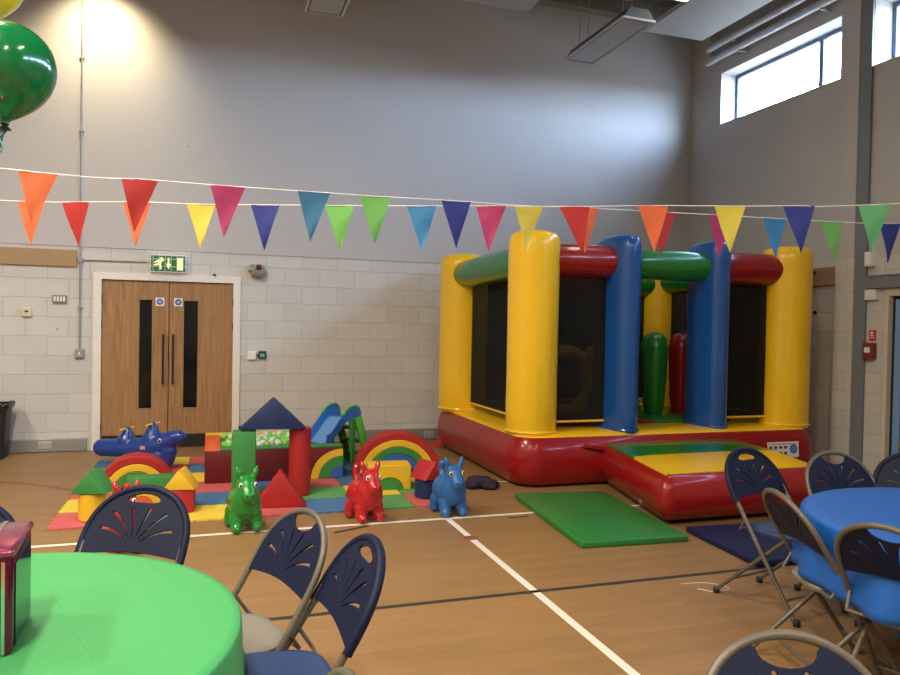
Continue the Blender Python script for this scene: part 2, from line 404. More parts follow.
# double oak door in the back wall
d1 = bpy.data.objects.new('door_1', None); COL.objects.link(d1); d1.location = ((DX0 + DX1) / 2, YB, 0); d1['kind'] = 'structure'
cx = (DX0 + DX1) / 2; hw = (DX1 - DX0) / 2
bm = bmesh.new()
for a in ((-hw - .075, -hw + .012, 0, DZ + .07), (hw - .012, hw + .075, 0, DZ + .07), (-hw + .012, hw - .012, DZ - .012, DZ + .07)):
    bx(bm, a[0], a[1], -.03, .12, a[2], a[3])
obj('door_frame', bm, WHT, d1, sm=False)
for s in (-1, 1):
    a, b = (-hw + .014, -.005) if s < 0 else (.005, hw - .014)
    g0, g1 = (-.345, -.18) if s < 0 else (.16, .345)
    bm = bmesh.new()
    for q in ((a, g0, .01, DZ - .014), (g1, b, .01, DZ - .014), (g0, g1, .01, .475), (g0, g1, 1.82, DZ - .014)): bx(bm, q[0], q[1], .012, .055, q[2], q[3])
    lf = obj('door_leaf', bm, OAK, d1, sm=False)
    obj('vision_panel', box(g0, g1, .030, .036, .475, 1.82), BLKG, lf, sm=False)
    bm = bmesh.new()
    for q in ((g0 - .0, g0 + .012, .475, 1.82), (g1 - .012, g1, .475, 1.82), (g0, g1, .475, .49), (g0, g1, 1.805, 1.82)): bx(bm, q[0], q[1], .006, .036, q[2], q[3])
    obj('glazing_bead', bm, OAK, lf, sm=False)
    kp = obj('kick_plate', box(a + .01, b - .004, .006, .012, .015, .165), BLK, lf, sm=False); tag(kp, 'black kick plate')
    xh = -.062 if s < 0 else .052
    hd = obj('pull_handle', tube(crom([(xh, .012, .80), (xh, -.05, .80), (xh, -.055, .85), (xh, -.055, 1.33), (xh, -.05, 1.38), (xh, .012, 1.38)], 5), .012), BLK, lf); tag(hd, 'black pull handle')
    # blue mandatory roundel on a white square
    xs = -.105 if s < 0 else .105
    bm = bmesh.new(); bx(bm, xs - .05, xs + .05, .009, .0118, 1.735, 1.835, 0); disc(bm, xs, 1.785, .038, .0085, mi=1)
    for zz, ww in ((1.797, .022), (1.785, .026), (1.773, .02)): bx(bm, xs - ww / 1.2, xs + ww / 1.2, .0080, .0084, zz - .0025, zz + .0025, 0)
    sg = obj('door_sign', bm, [WPL, mat('sign_blue', (.02, .10, .40), .4)], lf, sm=False); tag(sg, 'white sticker with a blue round sign')
    for z in (.22, 1.45, 1.75): obj('hinge', box((a - .014) if s < 0 else (b - .006), (a + .006) if s < 0 else (b + .014), -.004, .014, z, z + .1), BLK, lf, sm=False)
bm = bmesh.new(); bx(bm, -hw, hw, .09, .12, 0, DZ); obj('door_stop', bm, BLK, d1, sm=False)
tag(obj('door_frame_sensor', box(.03, .07, YB - .07, YB - .03, 2.122, 2.145, .006), BLK), 'small dark device on top of the white door frame', 'sensor')
tag(obj('door_holder', box(.36, .46, YB - .05, YB - .0, .215, .25, .005), BLK), 'small black door holder low on the right side of the white frame', 'door holder')

# metal dado trunking (baseboard) with sockets
def baseboard(name, x0, x1, socks):
    bm = bmesh.new(); bx(bm, x0, x1, YB - .055, YB, .005, .155, bev=.006); bx(bm, x0, x1, YB - .058, YB - .054, .07, .076)
    t = struct(name, bm, GAL)
    for sx in socks:
        bm = bmesh.new(); bx(bm, sx - .073, sx + .073, YB - .063, YB - .054, .043, .129, 0, .004)
        for k in (-.036, .036):
            bx(bm, sx + k - .004, sx + k + .004, YB - .066, YB - .062, .087, .099, 1)
            for j in (-.012, .012): bx(bm, sx + k + j - .003, sx + k + j + .003, YB - .066, YB - .062, .066, .073, 1)
        obj('socket', bm, [mat('brushed_socket_plate', (.48, .48, .46), .4, metal=.3), BLK], t, sm=False)
baseboard('baseboard_1', -3.9, -1.365, [-1.80])
baseboard('baseboard_2', .42, 6.9, [2.85])

# ------------------------------------------------------------------ small things on the back wall
bm = tube([(-1.45, YB - .022, 1.2), (-1.455, YB - .022, 6.63)], .011)
c = thing('conduit', 'grey steel conduit running down the back wall to a switch left of the oak doors', 'conduit', (0, 0, 0))
obj('pipe', bm, GAL, c)
obj('pipe', tube([(-1.45, YB - .022, 2.255), (-.72, YB - .022, 2.262)], .009), GAL, c)
obj('junction_box', lathe([(.03, -.02), (.034, -.012), (.034, .012), (.028, .02)], 20), GAL, c).matrix_local = Matrix.Translation((-1.45, YB - .022, 2.255)) @ Matrix.Rotation(PI / 2, 4, 'X')
for z in (1.68, 2.9, 3.75, 4.6): obj('clip', box(-1.478, -1.426, YB - .04, YB, z, z + .022), GAL, c, sm=False)
bm = bmesh.new(); bx(bm, -1.50, -1.40, YB - .045, YB, 1.10, 1.205, 0, .005); bx(bm, -1.458, -1.442, YB - .052, YB - .044, 1.135, 1.17, 1)
obj('switch_box', bm, [GAL, WPL], c, sm=False)

tag(obj('wall_batten', box(-4.2, -1.49, YB - .035, YB, 2.17, 2.365, .004), WOODB, sm=False), 'tan timber board on the back wall at the left edge', 'board')
tag(obj('wall_batten', box(XR - .035, XR, 6.72, 8.6, 2.12, 2.335, .004), WOODB, sm=False), 'tan timber board on the right wall beside the yellow castle pillar', 'board')
bm = bmesh.new(); bx(bm, -1.74, -1.59, YB - .04, YB, 1.743, 1.832, 0, .006)
for k in range(4): bx(bm, -1.725 + k * .033, -1.705 + k * .033, YB - .043, YB - .038, 1.76, 1.815, 1)
tag(obj('wall_vent_unit', bm, [mat('mid_grey_plastic', (.22, .21, .20), .5), WPL], sm=False), 'small grey slotted unit on the wall left of the oak doors', 'wall unit')
bm = bmesh.new(); bx(bm, -2.055, -1.955, YB - .045, YB, 1.575, 1.68, 0, .01); bx(bm, -2.02, -1.985, YB - .05, YB - .044, 1.625, 1.645, 1)
tag(obj('wall_sensor', bm, [mat('cream_plastic', (.68, .60, .44), .5), BLK], sm=False), 'cream square sensor on the wall above the black bin', 'sensor')
bm = bmesh.new(); bx(bm, .455, .565, YB - .04, YB, 1.085, 1.19, 0, .008)
tag(obj('door_release_box', bm, WPL, sm=False), 'white square box on the wall right of the oak doors', 'wall unit')
bm = bmesh.new(); bx(bm, .59, .685, YB - .05, YB, 1.10, 1.195, 0, .008); bx(bm, .61, .665, YB - .053, YB - .049, 1.12, 1.165, 1); bx(bm, .565, .59, YB - .02, YB, 1.13, 1.15, 0)
tag(obj('call_point', bm, [mat('dark_green_plastic', (.008, .06, .035), .4), mat('pale_green_plastic', (.25, .42, .33), .4)], sm=False), 'dark green break glass call point beside the white wall box', 'call point')

# caged exit sign
ex = thing('exit_sign', 'lit green running man exit sign in a wire cage above the oak doors', 'sign', (-.483, YB - .012, 2.14))
EG = mat('exit_green', (.006, .10, .03), .4, emit=(.01, .20, .05), estr=.22); EW = mat('exit_glow', (.6, .58, .28), .4, emit=(1, .93, .45), estr=.55)
obj('sign_body', box(-.205, .205, -.075, 0, 0, .215, .006), WPL, ex, sm=False)
obj('sign_face', box(-.195, .195, -.079, -.075, .012, .20), EG, ex, sm=False)
bm = bmesh.new()
def poly(bm, pts, y0, y1):
    prism(pts, y0, y1, bm=bm)
poly(bm, [(-.025, .105), (-.008, .105), (-.008, .175), (.012, .175), (.012, .105), (.032, .105), (.002, .035)], -.0815, -.079)
obj('arrow', bm, EW, ex, sm=False)
bm = bmesh.new(); poly(bm, [(.10, .03), (.165, .03), (.165, .178), (.10, .178)], -.0815, -.079); obj('door_symbol', bm, EW, ex, sm=False)
bm = bmesh.new()
poly(bm, [(-.075 + .017 * math.cos(k * PI / 6), .165 + .017 * math.sin(k * PI / 6)) for k in range(12)], -.0815, -.079)
poly(bm, [(-.13, .14), (-.10, .155), (-.075, .145), (-.08, .09), (-.105, .085)], -.0815, -.079)
poly(bm, [(-.10, .10), (-.08, .10), (-.075, .035), (-.095, .035)], -.0815, -.079)
poly(bm, [(-.105, .11), (-.10, .09), (-.15, .075), (-.165, .09)], -.0815, -.079)
poly(bm, [(-.08, .145), (-.075, .125), (-.045, .14), (-.05, .155)], -.0815, -.079)
poly(bm, [(-.125, .145), (-.115, .13), (-.15, .105), (-.16, .12)], -.0815, -.079)
obj('running_man', bm, EW, ex, sm=False)
bm = bmesh.new()
for k in range(8): tube([(-.235 + k * .0671, -.11, -.02), (-.235 + k * .0671, -.11, .245)], .0025, 6, bm)
for z in (-.02, .068, .157, .245):
    tube([(-.235, .0, z), (-.235, -.11, z), (.235, -.11, z), (.235, .0, z)], .0025, 6, bm)
obj('wire_cage', bm, mat('white_wire', (.75, .75, .72), .4, metal=.2), ex)

# alarm sounder in its guard, right of the doors
al = thing('alarm_sounder', 'grey lumpy wall sounder with a dark red lens right of the oak doors', 'alarm', (.573, YB - .0, 2.205))
obj('back_box', box(-.085, .085, -.05, -.0, -.075, .075, .012), GAL, al)
bm = lathe([(.075, 0), (.082, .02), (.078, .05), (.055, .075), (.03, .085)], 14); xf(bm, Matrix.Translation((0.015, -.04, -.02)) @ Matrix.Rotation(PI / 2, 4, 'X')); obj('horn', bm, mat('aged_grey', (.24, .22, .19), .6), al)
obj('lens', box(-.03, .035, -.14, -.05, .005, .075, .012), mat('dark_red_lens', (.09, .015, .015), .2), al)
for dx, dz in ((-.10, .01), (-.07, .065), (.085, -.01), (.07, -.05)): obj('bracket', box(dx - .022, dx + .022, -.06, -.0, dz - .02, dz + .02, .006), GAL, al)

# right-wall fittings
bm = bmesh.new(); bx(bm, XR - .06, XR + .001, 6.14, 6.28, 1.93, 2.045, 0, .006); bx(bm, XR - .065, XR - .058, 6.16, 6.26, 1.955, 2.02, 0, .003)
tag(obj('emergency_light', bm, WPL, sm=False), 'white box light beside the exit door frame under the steel lintel', 'light')
tag(obj('sounder_box', box(XR - .09, XR - .0, 6.19, 6.27, 2.30, 2.46, .01), WPL, sm=False), 'small white box on the wall above the steel lintel', 'wall unit')
bm = bmesh.new(); bx(bm, XR - .006, XR, 6.165, 6.25, 1.48, 1.60, 0)
for z in (1.51, 1.535): bx(bm, XR - .008, XR - .005, 6.18, 6.235, z, z + .01, 1)
bx(bm, XR - .008, XR - .005, 6.20, 6.23, 1.555, 1.585, 1)
tag(obj('fire_notice', bm, [mat('sign_red', (.55, .03, .02), .4), WPL], sm=False), 'small red fire notice on the wall by the exit door', 'sign')
bm = bmesh.new(); bx(bm, XR - .07, XR + .001, 6.15, 6.28, 1.28, 1.46, 0, .008); bx(bm, XR - .075, XR - .068, 6.18, 6.25, 1.35, 1.41, 1)
tag(obj('fire_call_box', bm, [mat('deep_red_plastic', (.20, .03, .03), .45), WPL], sm=False), 'dark red fire call box under the red notice on the right wall', 'call point')
# black bolts on the right-wall
for z in (2.28, 1.80):
    bm = lathe([(.02, 0), (.024, .01), (.02, .025), (.008, .03)], 14); xf(bm, Matrix.Translation((XR - .036 * (z > 2), 7.02, z)) @ Matrix.Rotation(-PI / 2, 4, 'Y'))
    tag(obj('wall_bolt', bm, BLK), 'upper black stud on the right wall by the timber board' if z > 2 else 'lower black stud on the right wall below the timber board', 'stud')

# ------------------------------------------------------------------ ceiling fittings
PAN = mat('white_panel', (.40, .39, .38), .65)
for x0, x1, lab in ((5.41, 6.32, 'white ceiling panel at top right next to the high window'), (-.2, 3.73, 'white ceiling panel at the top centre of the hall')):
    tag(obj('ceiling_panel', box(x0, x1, 2.0 if x0 > 5 else 7.2, 8.48, 5.50, 5.56, .004), PAN, sm=False), lab, 'ceiling panel')
tag(obj('roof_beam', box(-6.9, 6.9, 9.1, 9.26, 5.98, 6.18, .01), mat('brown_beam', (.20, .17, .13), .6), sm=False), 'brown beam along the top of the back wall under the ceiling', 'beam')
BATM = mat('grey_light_body', (.11, .113, .118), .6); DIFF = mat('frosted_diffuser', (.36, .37, .38), .4)
def batten(x, y0, y1, z, label, group=None, w=.2):
    t = thing('hanging_light', label, 'ceiling light', (x, y0, z), 0, group)
    L_ = y1 - y0
    bm = prism([(-w, 0), (w, 0), (w * .6, .12), (-w * .6, .12)], 0, L_, .006); obj('light_body', bm, BATM, t, sm=False)
    obj('diffuser', box(-w + .03, w - .03, .04, L_ - .04, -.012, .002, .003), DIFF, t, sm=False)
    bm = bmesh.new()
    for s in (-1, 1): bx(bm, s * w - .012, s * w + .012, 0, L_, -.016, .006)
    bx(bm, -w, w, -.006, .01, -.016, .006); bx(bm, -w, w, L_ - .01, L_ + .006, -.016, .006)
    obj('trim_frame', bm, mat('pale_grey_trim', (.5, .5, .5), .4), t, sm=False)
    for yy in (.25, L_ - .12):
        for xx in (-.06, .06): obj('drop_rod', tube([(xx, yy, .12), (xx, yy, ZC - .0595 - z)], .006, 8), GAL, t)
    return t
batten(4.48, 7.12, 8.515, 5.0, 'unlit grey hanging light left of the high window')
batten(1.16, 6.6, 8.22, 5.0, 'grey hanging light whose end shows at the top edge left of centre')
# the lit lamp between the panels
li = thing('strip_lamp', 'lit strip lamp at the top edge beside the right ceiling panel', 'ceiling light', (4.97, 5.6, 5.3))
obj('lamp_body', box(-.13, .13, 0, 1.55, .0, .09, .01), WPL, li, sm=False)
obj('lamp_tube', box(-.11, .11, .03, 1.52, -.025, .0, .008), mat('lamp_glow', (1, .95, .85), .4, emit=(1, .93, .78), estr=5), li, sm=False)
for yy in (.3, 1.25): obj('drop_rod', tube([(0, yy, .09), (0, yy, ZC - .0595 - 5.3)], .006, 8), GAL, li)
# twin ducts along the right wall
DUC = mat('grey_duct', (.52, .52, .53), .45, metal=.2)
pp = thing('heating_pipes', 'pair of pale pipes running along the right wall above the window', 'pipe', (0, 0, 0))
for z, x, y in ((5.56, 6.69, 8.75), (5.44, 6.81, 8.92)):
    obj('pipe', tube(crom([(x, -5, z), (x, 2, z), (x, y - .5, z), (x, y - .12, z), (x, y, z + .12), (x, y + .02, z + .5), (x, y + .02, ZC - .0605)], 6), .047, 14), DUC, pp)
    for yy in (8.3, 6.9, 5.5): obj('pipe_clip', box(x - .015, XR - .001, yy, yy + .03, z - .07, z - .055), GAL, pp, sm=False)
# dark roof truss lines
for i, y in enumerate((7.9, 5.4)):
    tag(obj('roof_joist', box(-6.9, 6.9, y, y + .12, 6.15, 6.45), mat('dark_joist', (.05, .047, .045), .6), sm=False), ('dark roof joist above the hanging lights nearest the back wall', 'dark roof joist above the lit strip lamp')[i], 'beam')
# flood lamp lighting the upper back wall (just above the picture)
fl = thing('flood_lamp', 'warm flood lamp high on the back wall left of the conduit', 'wall lamp', (-1.25, YB - .62, 5.46))
bm = bmesh.new(); bx(bm, -.14, .14, -.06, .06, .02, .16, 0, .01); obj('lamp_housing', bm, BLK, fl)
obj('wall_arm', tube([(0, .06, .1), (0, .60, .1)], .012), BLK, fl)

# ------------------------------------------------------------------ bouncy castle
ca = thing('bouncy_castle', 'large yellow red blue and green inflatable castle at the right of the hall', 'bouncy castle', (4.645, 7.78, 0))
CX, CY = 4.645, 7.78; HX, HY = 1.825, 1.36
prof = [(-.10, .0), (-.02, .04), (.025, .14), (.035, .25), (.02, .36), (-.01, .44), (-.045, .485)]
bm = rrloft(0, 0, HX, HY, .26, prof, 8, cap1=False)
obj('base', bm, R_, ca, 60)
bm = rrloft(0, 0, HX, HY, .26, [(-.044, .484), (-.09, .508), (-.25, .52), (-.45, .522), (-.62, .51)], 8, cap0=False)
o = obj('base_top', bm, Y_, ca, 60); tag(o, 'yellow top band of the base')
# skirt seam along the bottom
def seam_pts(out, z): return [(x, y, z) for x, y, _ in rrect(0, 0, HX + out, HY + out, .26 + out, 8)]
obj('seam_flap', tube(seam_pts(-.03, .04), .012, 6, cyc=True, flat=.5), R_, ca)
o = obj('bounce_floor', box(-1.15, .1, -.72, .72, .505, .545, .02), R_, ca); tag(o, 'red bounce floor')
o = obj('bounce_floor', box(.1, 1.15, -.72, .72, .505, .545, .02), G_, ca); tag(o, 'green bounce floor')
def pillar(x, y, r, top, m, lab, rx=None, ry=None, z0=.49):
    rx = rx or r; ry = ry or r; rings = []
    H = top - z0
    pro = [(.97, 0), (1.0, .03), (1.01, .3), (1.0, .6), (1.02, H - .22), (1.02, H - .13), (.98, H - .07), (.88, H - .03), (.6, H - .008), (.25, H)]
    n = 40
    for i, (q, z) in enumerate(pro):
        pk = .012 if z > H - .14 else .0
        rings.append([(x + rx * q * (1 + pk * math.cos(k * 10 * 2 * PI / n * 1.0)) * math.cos(2 * PI * k / n), y + ry * q * (1 + pk * math.cos(k * 20 * PI / n)) * math.sin(2 * PI * k / n), z0 + z) for k in range(n)])
    bm = loft(bmesh.new(), rings)
    # welded collar at the foot
    tube(ring(x, y, z0 + .035, rx * 1.0, ry * 1.0, 40), .016, 6, bm, cyc=True)
    o = obj('pillar', bm, m, ca, 50); tag(o, lab)
FY = 6.76 - CY; BY = 8.80 - CY
LX = 3.10 - CX; RX_ = 6.26 - CX
pillar(LX, FY, .255, 2.53, Y_, 'yellow front left corner pillar')
pillar(RX_, FY, .268, 2.53, Y_, 'yellow front right corner pillar')
pillar(LX - .03, BY, .30, 2.47, Y_, 'yellow back left corner pillar')
pillar(RX_ - .3, BY, .24, 2.47, Y_, 'yellow back right corner pillar')
BLX, BRX = 4.10 - CX, 5.245 - CX
pillar(BLX, 6.83 - CY, .2, 2.54, B_, 'blue pillar left of the entrance', .172, .36)
pillar(BRX, 6.82 - CY, .2, 2.54, B_, 'blue pillar right of the entrance', .155, .30)
def beam(p, q, r, m, lab, name='beam'):
    p, q = Vector(p), Vector(q); L_ = (q - p).length; d = (q - p).normalized(); n = 14
    pts = [p + d * (L_ * t) for t in (0, .006, .02, .05, .12, .3, .5, .7, .88, .95, .98, .994, 1)]
    rad = [r * s for s in (.35, .6, .8, .93, 1, 1.02, 1.03, 1.02, 1, .93, .8, .6, .35)]
    o = obj(name, tube(pts, r, 24, rad=rad), m, ca, 60); tag(o, lab)
ZB = 2.255
beam((LX + .0, FY, ZB), (BLX + .05, FY, ZB), .165, R_, 'red beam at the front left')
beam((BLX - .02, FY + .02, ZB), (BRX + .06, FY + .02, ZB), .16, G_, 'green beam over the entrance')
beam((BRX - .02, FY, ZB), (RX_ + .03, FY, ZB), .175, R_, 'red beam at the front right')
beam((LX - .05, FY, ZB - .02), (LX - .09, BY + .02, ZB - .06), .165, G_, 'green beam along the left side')
beam((RX_, FY, ZB), (RX_ - .3, BY, ZB - .05), .165, G_, 'green beam along the right side')
beam((LX, BY, ZB - .06), (.55, BY, ZB - .06), .165, R_, 'red beam along the back')
beam((.45, BY, ZB - .08), (RX_ - .3, BY, ZB - .08), .165, G_, 'green beam along the back')
def net(p, q, z0, z1, lab):
    p, q = Vector(p), Vector(q); d = (q - p).normalized(); n = Vector((-d.y, d.x, 0)) * .004
    bm = bmesh.new()
    loft(bm, [[p + n + Vector((0, 0, z0)), q + n + Vector((0, 0, z0)), q - n + Vector((0, 0, z0)), p - n + Vector((0, 0, z0))],
              [p + n + Vector((0, 0, z1)), q + n + Vector((0, 0, z1)), q - n + Vector((0, 0, z1)), p - n + Vector((0, 0, z1))]])
    o = obj('net_panel', bm, NET, ca, sm=False); tag(o, lab)
    bm = bmesh.new(); pts = [p + Vector((0, 0, z0)), q + Vector((0, 0, z0)), q + Vector((0, 0, z1)), p + Vector((0, 0, z1))]
    for i in range(4): tube([pts[i], pts[(i + 1) % 4]], .013, 8, bm)
    o2 = obj('net_border', bm, Y_, o)
net((LX + .22, FY - .0, .0), (BLX - .13, FY - .0, .0), .60, 2.11, 'black net at the front left')
net((BRX + .13, FY, 0), (RX_ - .24, FY, 0), .60, 2.11, 'black net at the front right')
net((LX - .0, FY + .30, 0), (LX - .02, BY - .24, 0), .61, 2.10, 'black net on the left side')
net((RX_ - .02, FY + .26, 0), (RX_ - .27, BY - .22, 0), .60, 2.10, 'black net on the right side')
net((LX + .26, BY, 0), (RX_ - .52, BY, 0), .60, 2.06, 'black net across the back')
# pop-up bollards inside
def popup(x, y, m, lab):
    pro = [(.10, .0), (.125, .1), (.15, .5), (.16, .8), (.145, .9), (.10, .96), (.04, .985)]
    bm = loft(bmesh.new(), [ring(x, y, .54 + z, r, n=32, wav=(lambda a, z=z: 1 + .02 * math.cos(16 * a)) if True else None) for r, z in pro])
    o = obj('pop_up_bollard', bm, m, ca, 60); tag(o, lab)
popup(5.11 - CX, 7.62 - CY, G_, 'green bollard inside the castle')
popup(5.53 - CX, 7.66 - CY, R_, 'red bollard inside the castle')
# inflatable ring figure behind the front left net
bm = tube([(4.05 - CX + .34 * math.cos(a), 7.9 - CY, .92 + .36 * math.sin(a)) for a in [2 * PI * k / 32 for k in range(32)]], .085, 12, cyc=True)
o = obj('inflatable_ring', bm, Y_, ca); tag(o, 'yellow ring figure inside the castle')
for (x, y, z, r, m) in ((4.42, 7.85, 1.24, .12, Y_), (4.50, 7.75, 1.16, .10, R_), (4.45, 7.8, .70, .14, G_), (3.95, 7.9, .95, .15, R_)):
    b2 = bmesh.new(); bmesh.ops.create_uvsphere(b2, u_segments=20, v_segments=12, radius=r, matrix=Matrix.Translation((x - CX, y - CY, z))); obj('figure_ball', b2, m, o)
# entrance step / ramp
rx0, rx1, ry0, ry1 = 3.75 - CX, 5.36 - CX, 4.93 - CY, 6.44 - CY
prof = [(-.12, .02), (-.02, .05), (.045, .14), (.055, .22), (.04, .32), (.0, .385), (-.06, .405)]
bm = rrloft((rx0 + rx1) / 2, (ry0 + ry1) / 2, (rx1 - rx0) / 2, (ry1 - ry0) / 2, .075, prof, 8)
st = obj('step', bm, R_, ca, 60); tag(st, 'red inflatable step at the entrance')
def slab(x0, x1, y0, y1, z0f, z0b, m, lab):
    bm = bmesh.new(); rings = []
    ny = 8
    nx = 10
    G = []
    for j in range(ny + 1):
        y = y0 + (y1 - y0) * j / ny; row = []
        for i in range(nx + 1):
            x = x0 + (x1 - x0) * i / nx; e = 1 - (2 * i / nx - 1) ** 4
            row.append(bm.verts.new((x, y, z0f + (z0b - z0f) * j / ny + .012 * e + .018 * e * math.sin(PI * j / ny))))
        G.append(row)
    for j in range(ny):
        for i in range(nx): bm.faces.new((G[j][i], G[j][i + 1], G[j + 1][i + 1], G[j + 1][i]))
    r = bmesh.ops.extrude_face_region(bm, geom=list(bm.faces)); vs = [v for v in r['geom'] if isinstance(v, bmesh.types.BMVert)]
    bmesh.ops.translate(bm, verts=vs, vec=(0, 0, -.06))
    o = obj('step_stripe', bm, m, st, 60); tag(o, lab)
slab(rx0 + .035, rx1 - .035, ry0 + .065, ry0 + .76, .402, .420, Y_, 'yellow stripe')
slab(rx0 + .035, rx1 - .035, ry0 + .76, ry1 - .02, .420, .412, G_, 'green stripe')
# the step is attached askew: its free end leans to the left
for o in [st] + list(st.children):
    for v in o.data.vertices: v.co.x += .21 * (v.co.y - ry1)
# flap where the step meets the base
bm = prism([(-.24, .395), (.03, .345), (.06, .385), (-.22, .425)], -.05, .02, .004); xf(bm, Matrix.Translation((rx0, 6.40 - CY, 0))); obj('flap', bm, R_, ca)
bm = bmesh.new(); loft(bm, [[(-HX - .16, 1.02, .02), (-HX - .02, 1.02, .02), (-HX + .02, 1.02, .2)], [(-HX - .16, 1.035, .02), (-HX - .02, 1.035, .02), (-HX + .02, 1.035, .2)]]); obj('anchor_tab', bm, mat('bright_red_vinyl', (.55, .04, .02), .35), ca, sm=False)
# safety notice printed panel on the base
sn = obj('safety_notice', box(-.208, .208, -.006, .002, -.085, .085, .002), WPL, ca, sm=False); sn.location = (5.92 - CX, 6.377 - CY, .285); sn.rotation_euler = (math.radians(-4), 0, 0); tag(sn, 'white safety notice with a blue roundel')
bm = bmesh.new()
for k in range(4):
    for j in range(2): bx(bm, -.185 + k * .065, -.15 + k * .065, -.009, -.005, .012 - j * .062, .04 - j * .062)
obj('pictogram', bm, mat('notice_dark_blue', (.03, .04, .10), .5), sn, sm=False)
bm = bmesh.new()
for k in range(12): bx(bm, -.19 + k * .031, -.19 + k * .031 + .02 + .006 * (k % 3), -.009, -.005, .058, .068)
obj('notice_heading', bm, mat('notice_pink', (.45, .25, .27), .5), sn, sm=False)
bm = bmesh.new(); bx(bm, 0, 0.001, 0, .001, 0, .001); bm.clear()
disc(bm, .135, .005, .05, -.0085, 28); obj('roundel', bm, mat('sign_blue', (.02, .10, .40), .4), sn, sm=False)
bm = bmesh.new(); tube([(.135 + .022 * math.cos(2 * PI * k / 20), -.0095, .005 + .026 * math.sin(2 * PI * k / 20)) for k in range(20)], .003, 6, bm, cyc=True); obj('roundel_mark', bm, mat('roundel_pale', (.4, .55, .75), .5), sn)

# crash mats
def matt(name, pts, z, m, label):
    me = bmesh.new(); loft(me, [[(x, y, 0.0) for x, y in pts], [(x, y, z) for x, y in pts]]); bmesh.ops.recalc_face_normals(me, faces=me.faces)
    bmesh.ops.bevel(me, geom=list(me.edges), offset=.012, segments=3, affect='EDGES', profile=.5)
    return tag(obj(name, me, m), label, 'mat')
matt('crash_mat', [(2.52, 4.60), (3.38, 4.545), (3.51, 6.02), (2.66, 6.11)], .05, mat('green_mat_vinyl', (.02, .19, .035), .42, bump=.08, bscale=14), 'green crash mat on the floor in front of the castle')
matt('crash_mat', [(3.46, 3.93), (5.35, 3.82), (5.41, 4.68), (3.52, 4.78)], .045, mat('navy_mat_vinyl', (.007, .013, .06), .5, spec=.3, bump=.08, bscale=14), 'navy crash mat on the floor in front of the red step')
# purple bag tucked by the castle base
caps = [((2.40, 6.62, .05), .045, (2.50, 6.58, .06), .065), ((2.50, 6.58, .06), .06, (2.60, 6.52, .05), .05), ((2.60, 6.52, .05), .05, (2.66, 6.56, .03), .035), ((2.46, 6.66, .05), .05, (2.58, 6.6, .07), .045), ((2.36, 6.60, .03), .03, (2.42, 6.55, .03), .04), ((2.42, 6.64, .08), .035, (2.47, 6.6, .10), .03), ((2.53, 6.5, .03), .035, (2.60, 6.47, .025), .025)]
me = blob(caps, .012, 3); tag(link('storage_bag', me, None, mat('dark_purple_cloth', (.018, .007, .026), .8, bump=1.0, bscale=22)), 'crumpled dark purple bag beside the castle base', 'bag')

# ------------------------------------------------------------------ foam play mat
pm = thing('foam_play_mat', 'patchwork foam tile mat under the soft play toys', 'play mat', (.515, 7.41, 0))
TC = {'p': mat('tile_pink', (.54, .105, .105), .75, bump=.1, bscale=150), 'y': mat('tile_yellow', (.72, .53, .05), .75, bump=.1, bscale=150), 'b': mat('tile_blue', (.055, .155, .32), .75, bump=.1, bscale=150),
      'g': mat('tile_green', (.09, .30, .085), .75, bump=.1, bscale=150), 'r': mat('tile_red', (.55, .06, .06), .75, bump=.1, bscale=150)}
rows = ['pbypbgp', 'yybggyg', 'ppppb by'.replace(' ', ''), 'grygybg', 'grbpgbp', 'bypgypb']
rows[2] = 'pppbpby'
ts = .47
names = {'p': 'pink', 'y': 'yellow', 'b': 'blue', 'g': 'green', 'r': 'red'}
def toothed(h, n=9, a=.011):
    pts = []
    def side(p, q, nx, ny):
        for k in range(n):
            for t, s in ((.1, 0), (.3, 1), (.7, 1), (.9, 0)):
                u = (k + t) / n; pts.append((p[0] + (q[0] - p[0]) * u + nx * a * s * (1 if k % 2 else 0), p[1] + (q[1] - p[1]) * u + ny * a * s * (1 if k % 2 else 0)))
    side((-h, -h), (h, -h), 0, -1); side((h, -h), (h, h), 1, 0); side((h, h), (-h, h), 0, 1); side((-h, h), (-h, -h), -1, 0)
    return pts
tp = toothed(ts / 2 - .006)
tiles = {}
for j, rw in enumerate(rows):
    for i, cch in enumerate(rw):
        if cch not in tiles:
            bm = loft(bmesh.new(), [[(x, y, 0) for x, y in tp], [(x, y, .013) for x, y in tp]])
            o = obj('mat_tile', bm, TC[cch], pm, sm=False); tiles[cch] = o
        else:
            o = tiles[cch].copy(); COL.objects.link(o); o.parent = pm
        tag(o, names[cch] + ' foam tile')
        o.location = (-1.13 + ts * (i + .5) - .515, 6.0 + ts * (j + .5) - 7.41, 0)
ZT = .0135

# ------------------------------------------------------------------ ball pit with slide
bp = thing('ball_pit', 'low red foam ball pit with orange and green rims in front of the oak doors', 'ball pit', (.63, 7.85, ZT))
px0, px1, py0, py1, ph, pw = -.66, .66, -.55, .55, .315, .15
obj('front_wall', box(px0, px1, py0, py0 + pw, 0, ph, .012), [fDR], bp)
o = obj('front_rim', box(px0 + .14, px1, py0 - .002, py0 + pw + .004, ph - .004, ph + .012, .005), fG, bp); tag(o, 'green rim')
o = obj('side_wall', box(px0, px0 + pw, py0 + .004, py1, 0, ph + .008, .012), fO, bp); tag(o, 'orange left wall')
obj('side_wall', box(px1 - .05, px1, py0 + pw, py1, 0, .245, .012), fR, bp)
o = obj('back_wall', box(px0, px1, py1 - pw, py1, 0, ph + .015, .012), fY, bp); tag(o, 'yellow back wall')
o = obj('pit_cushion', box(px0 + pw, px1 - .05, py0 + pw, py1 - pw, .0, .225), fG, bp)
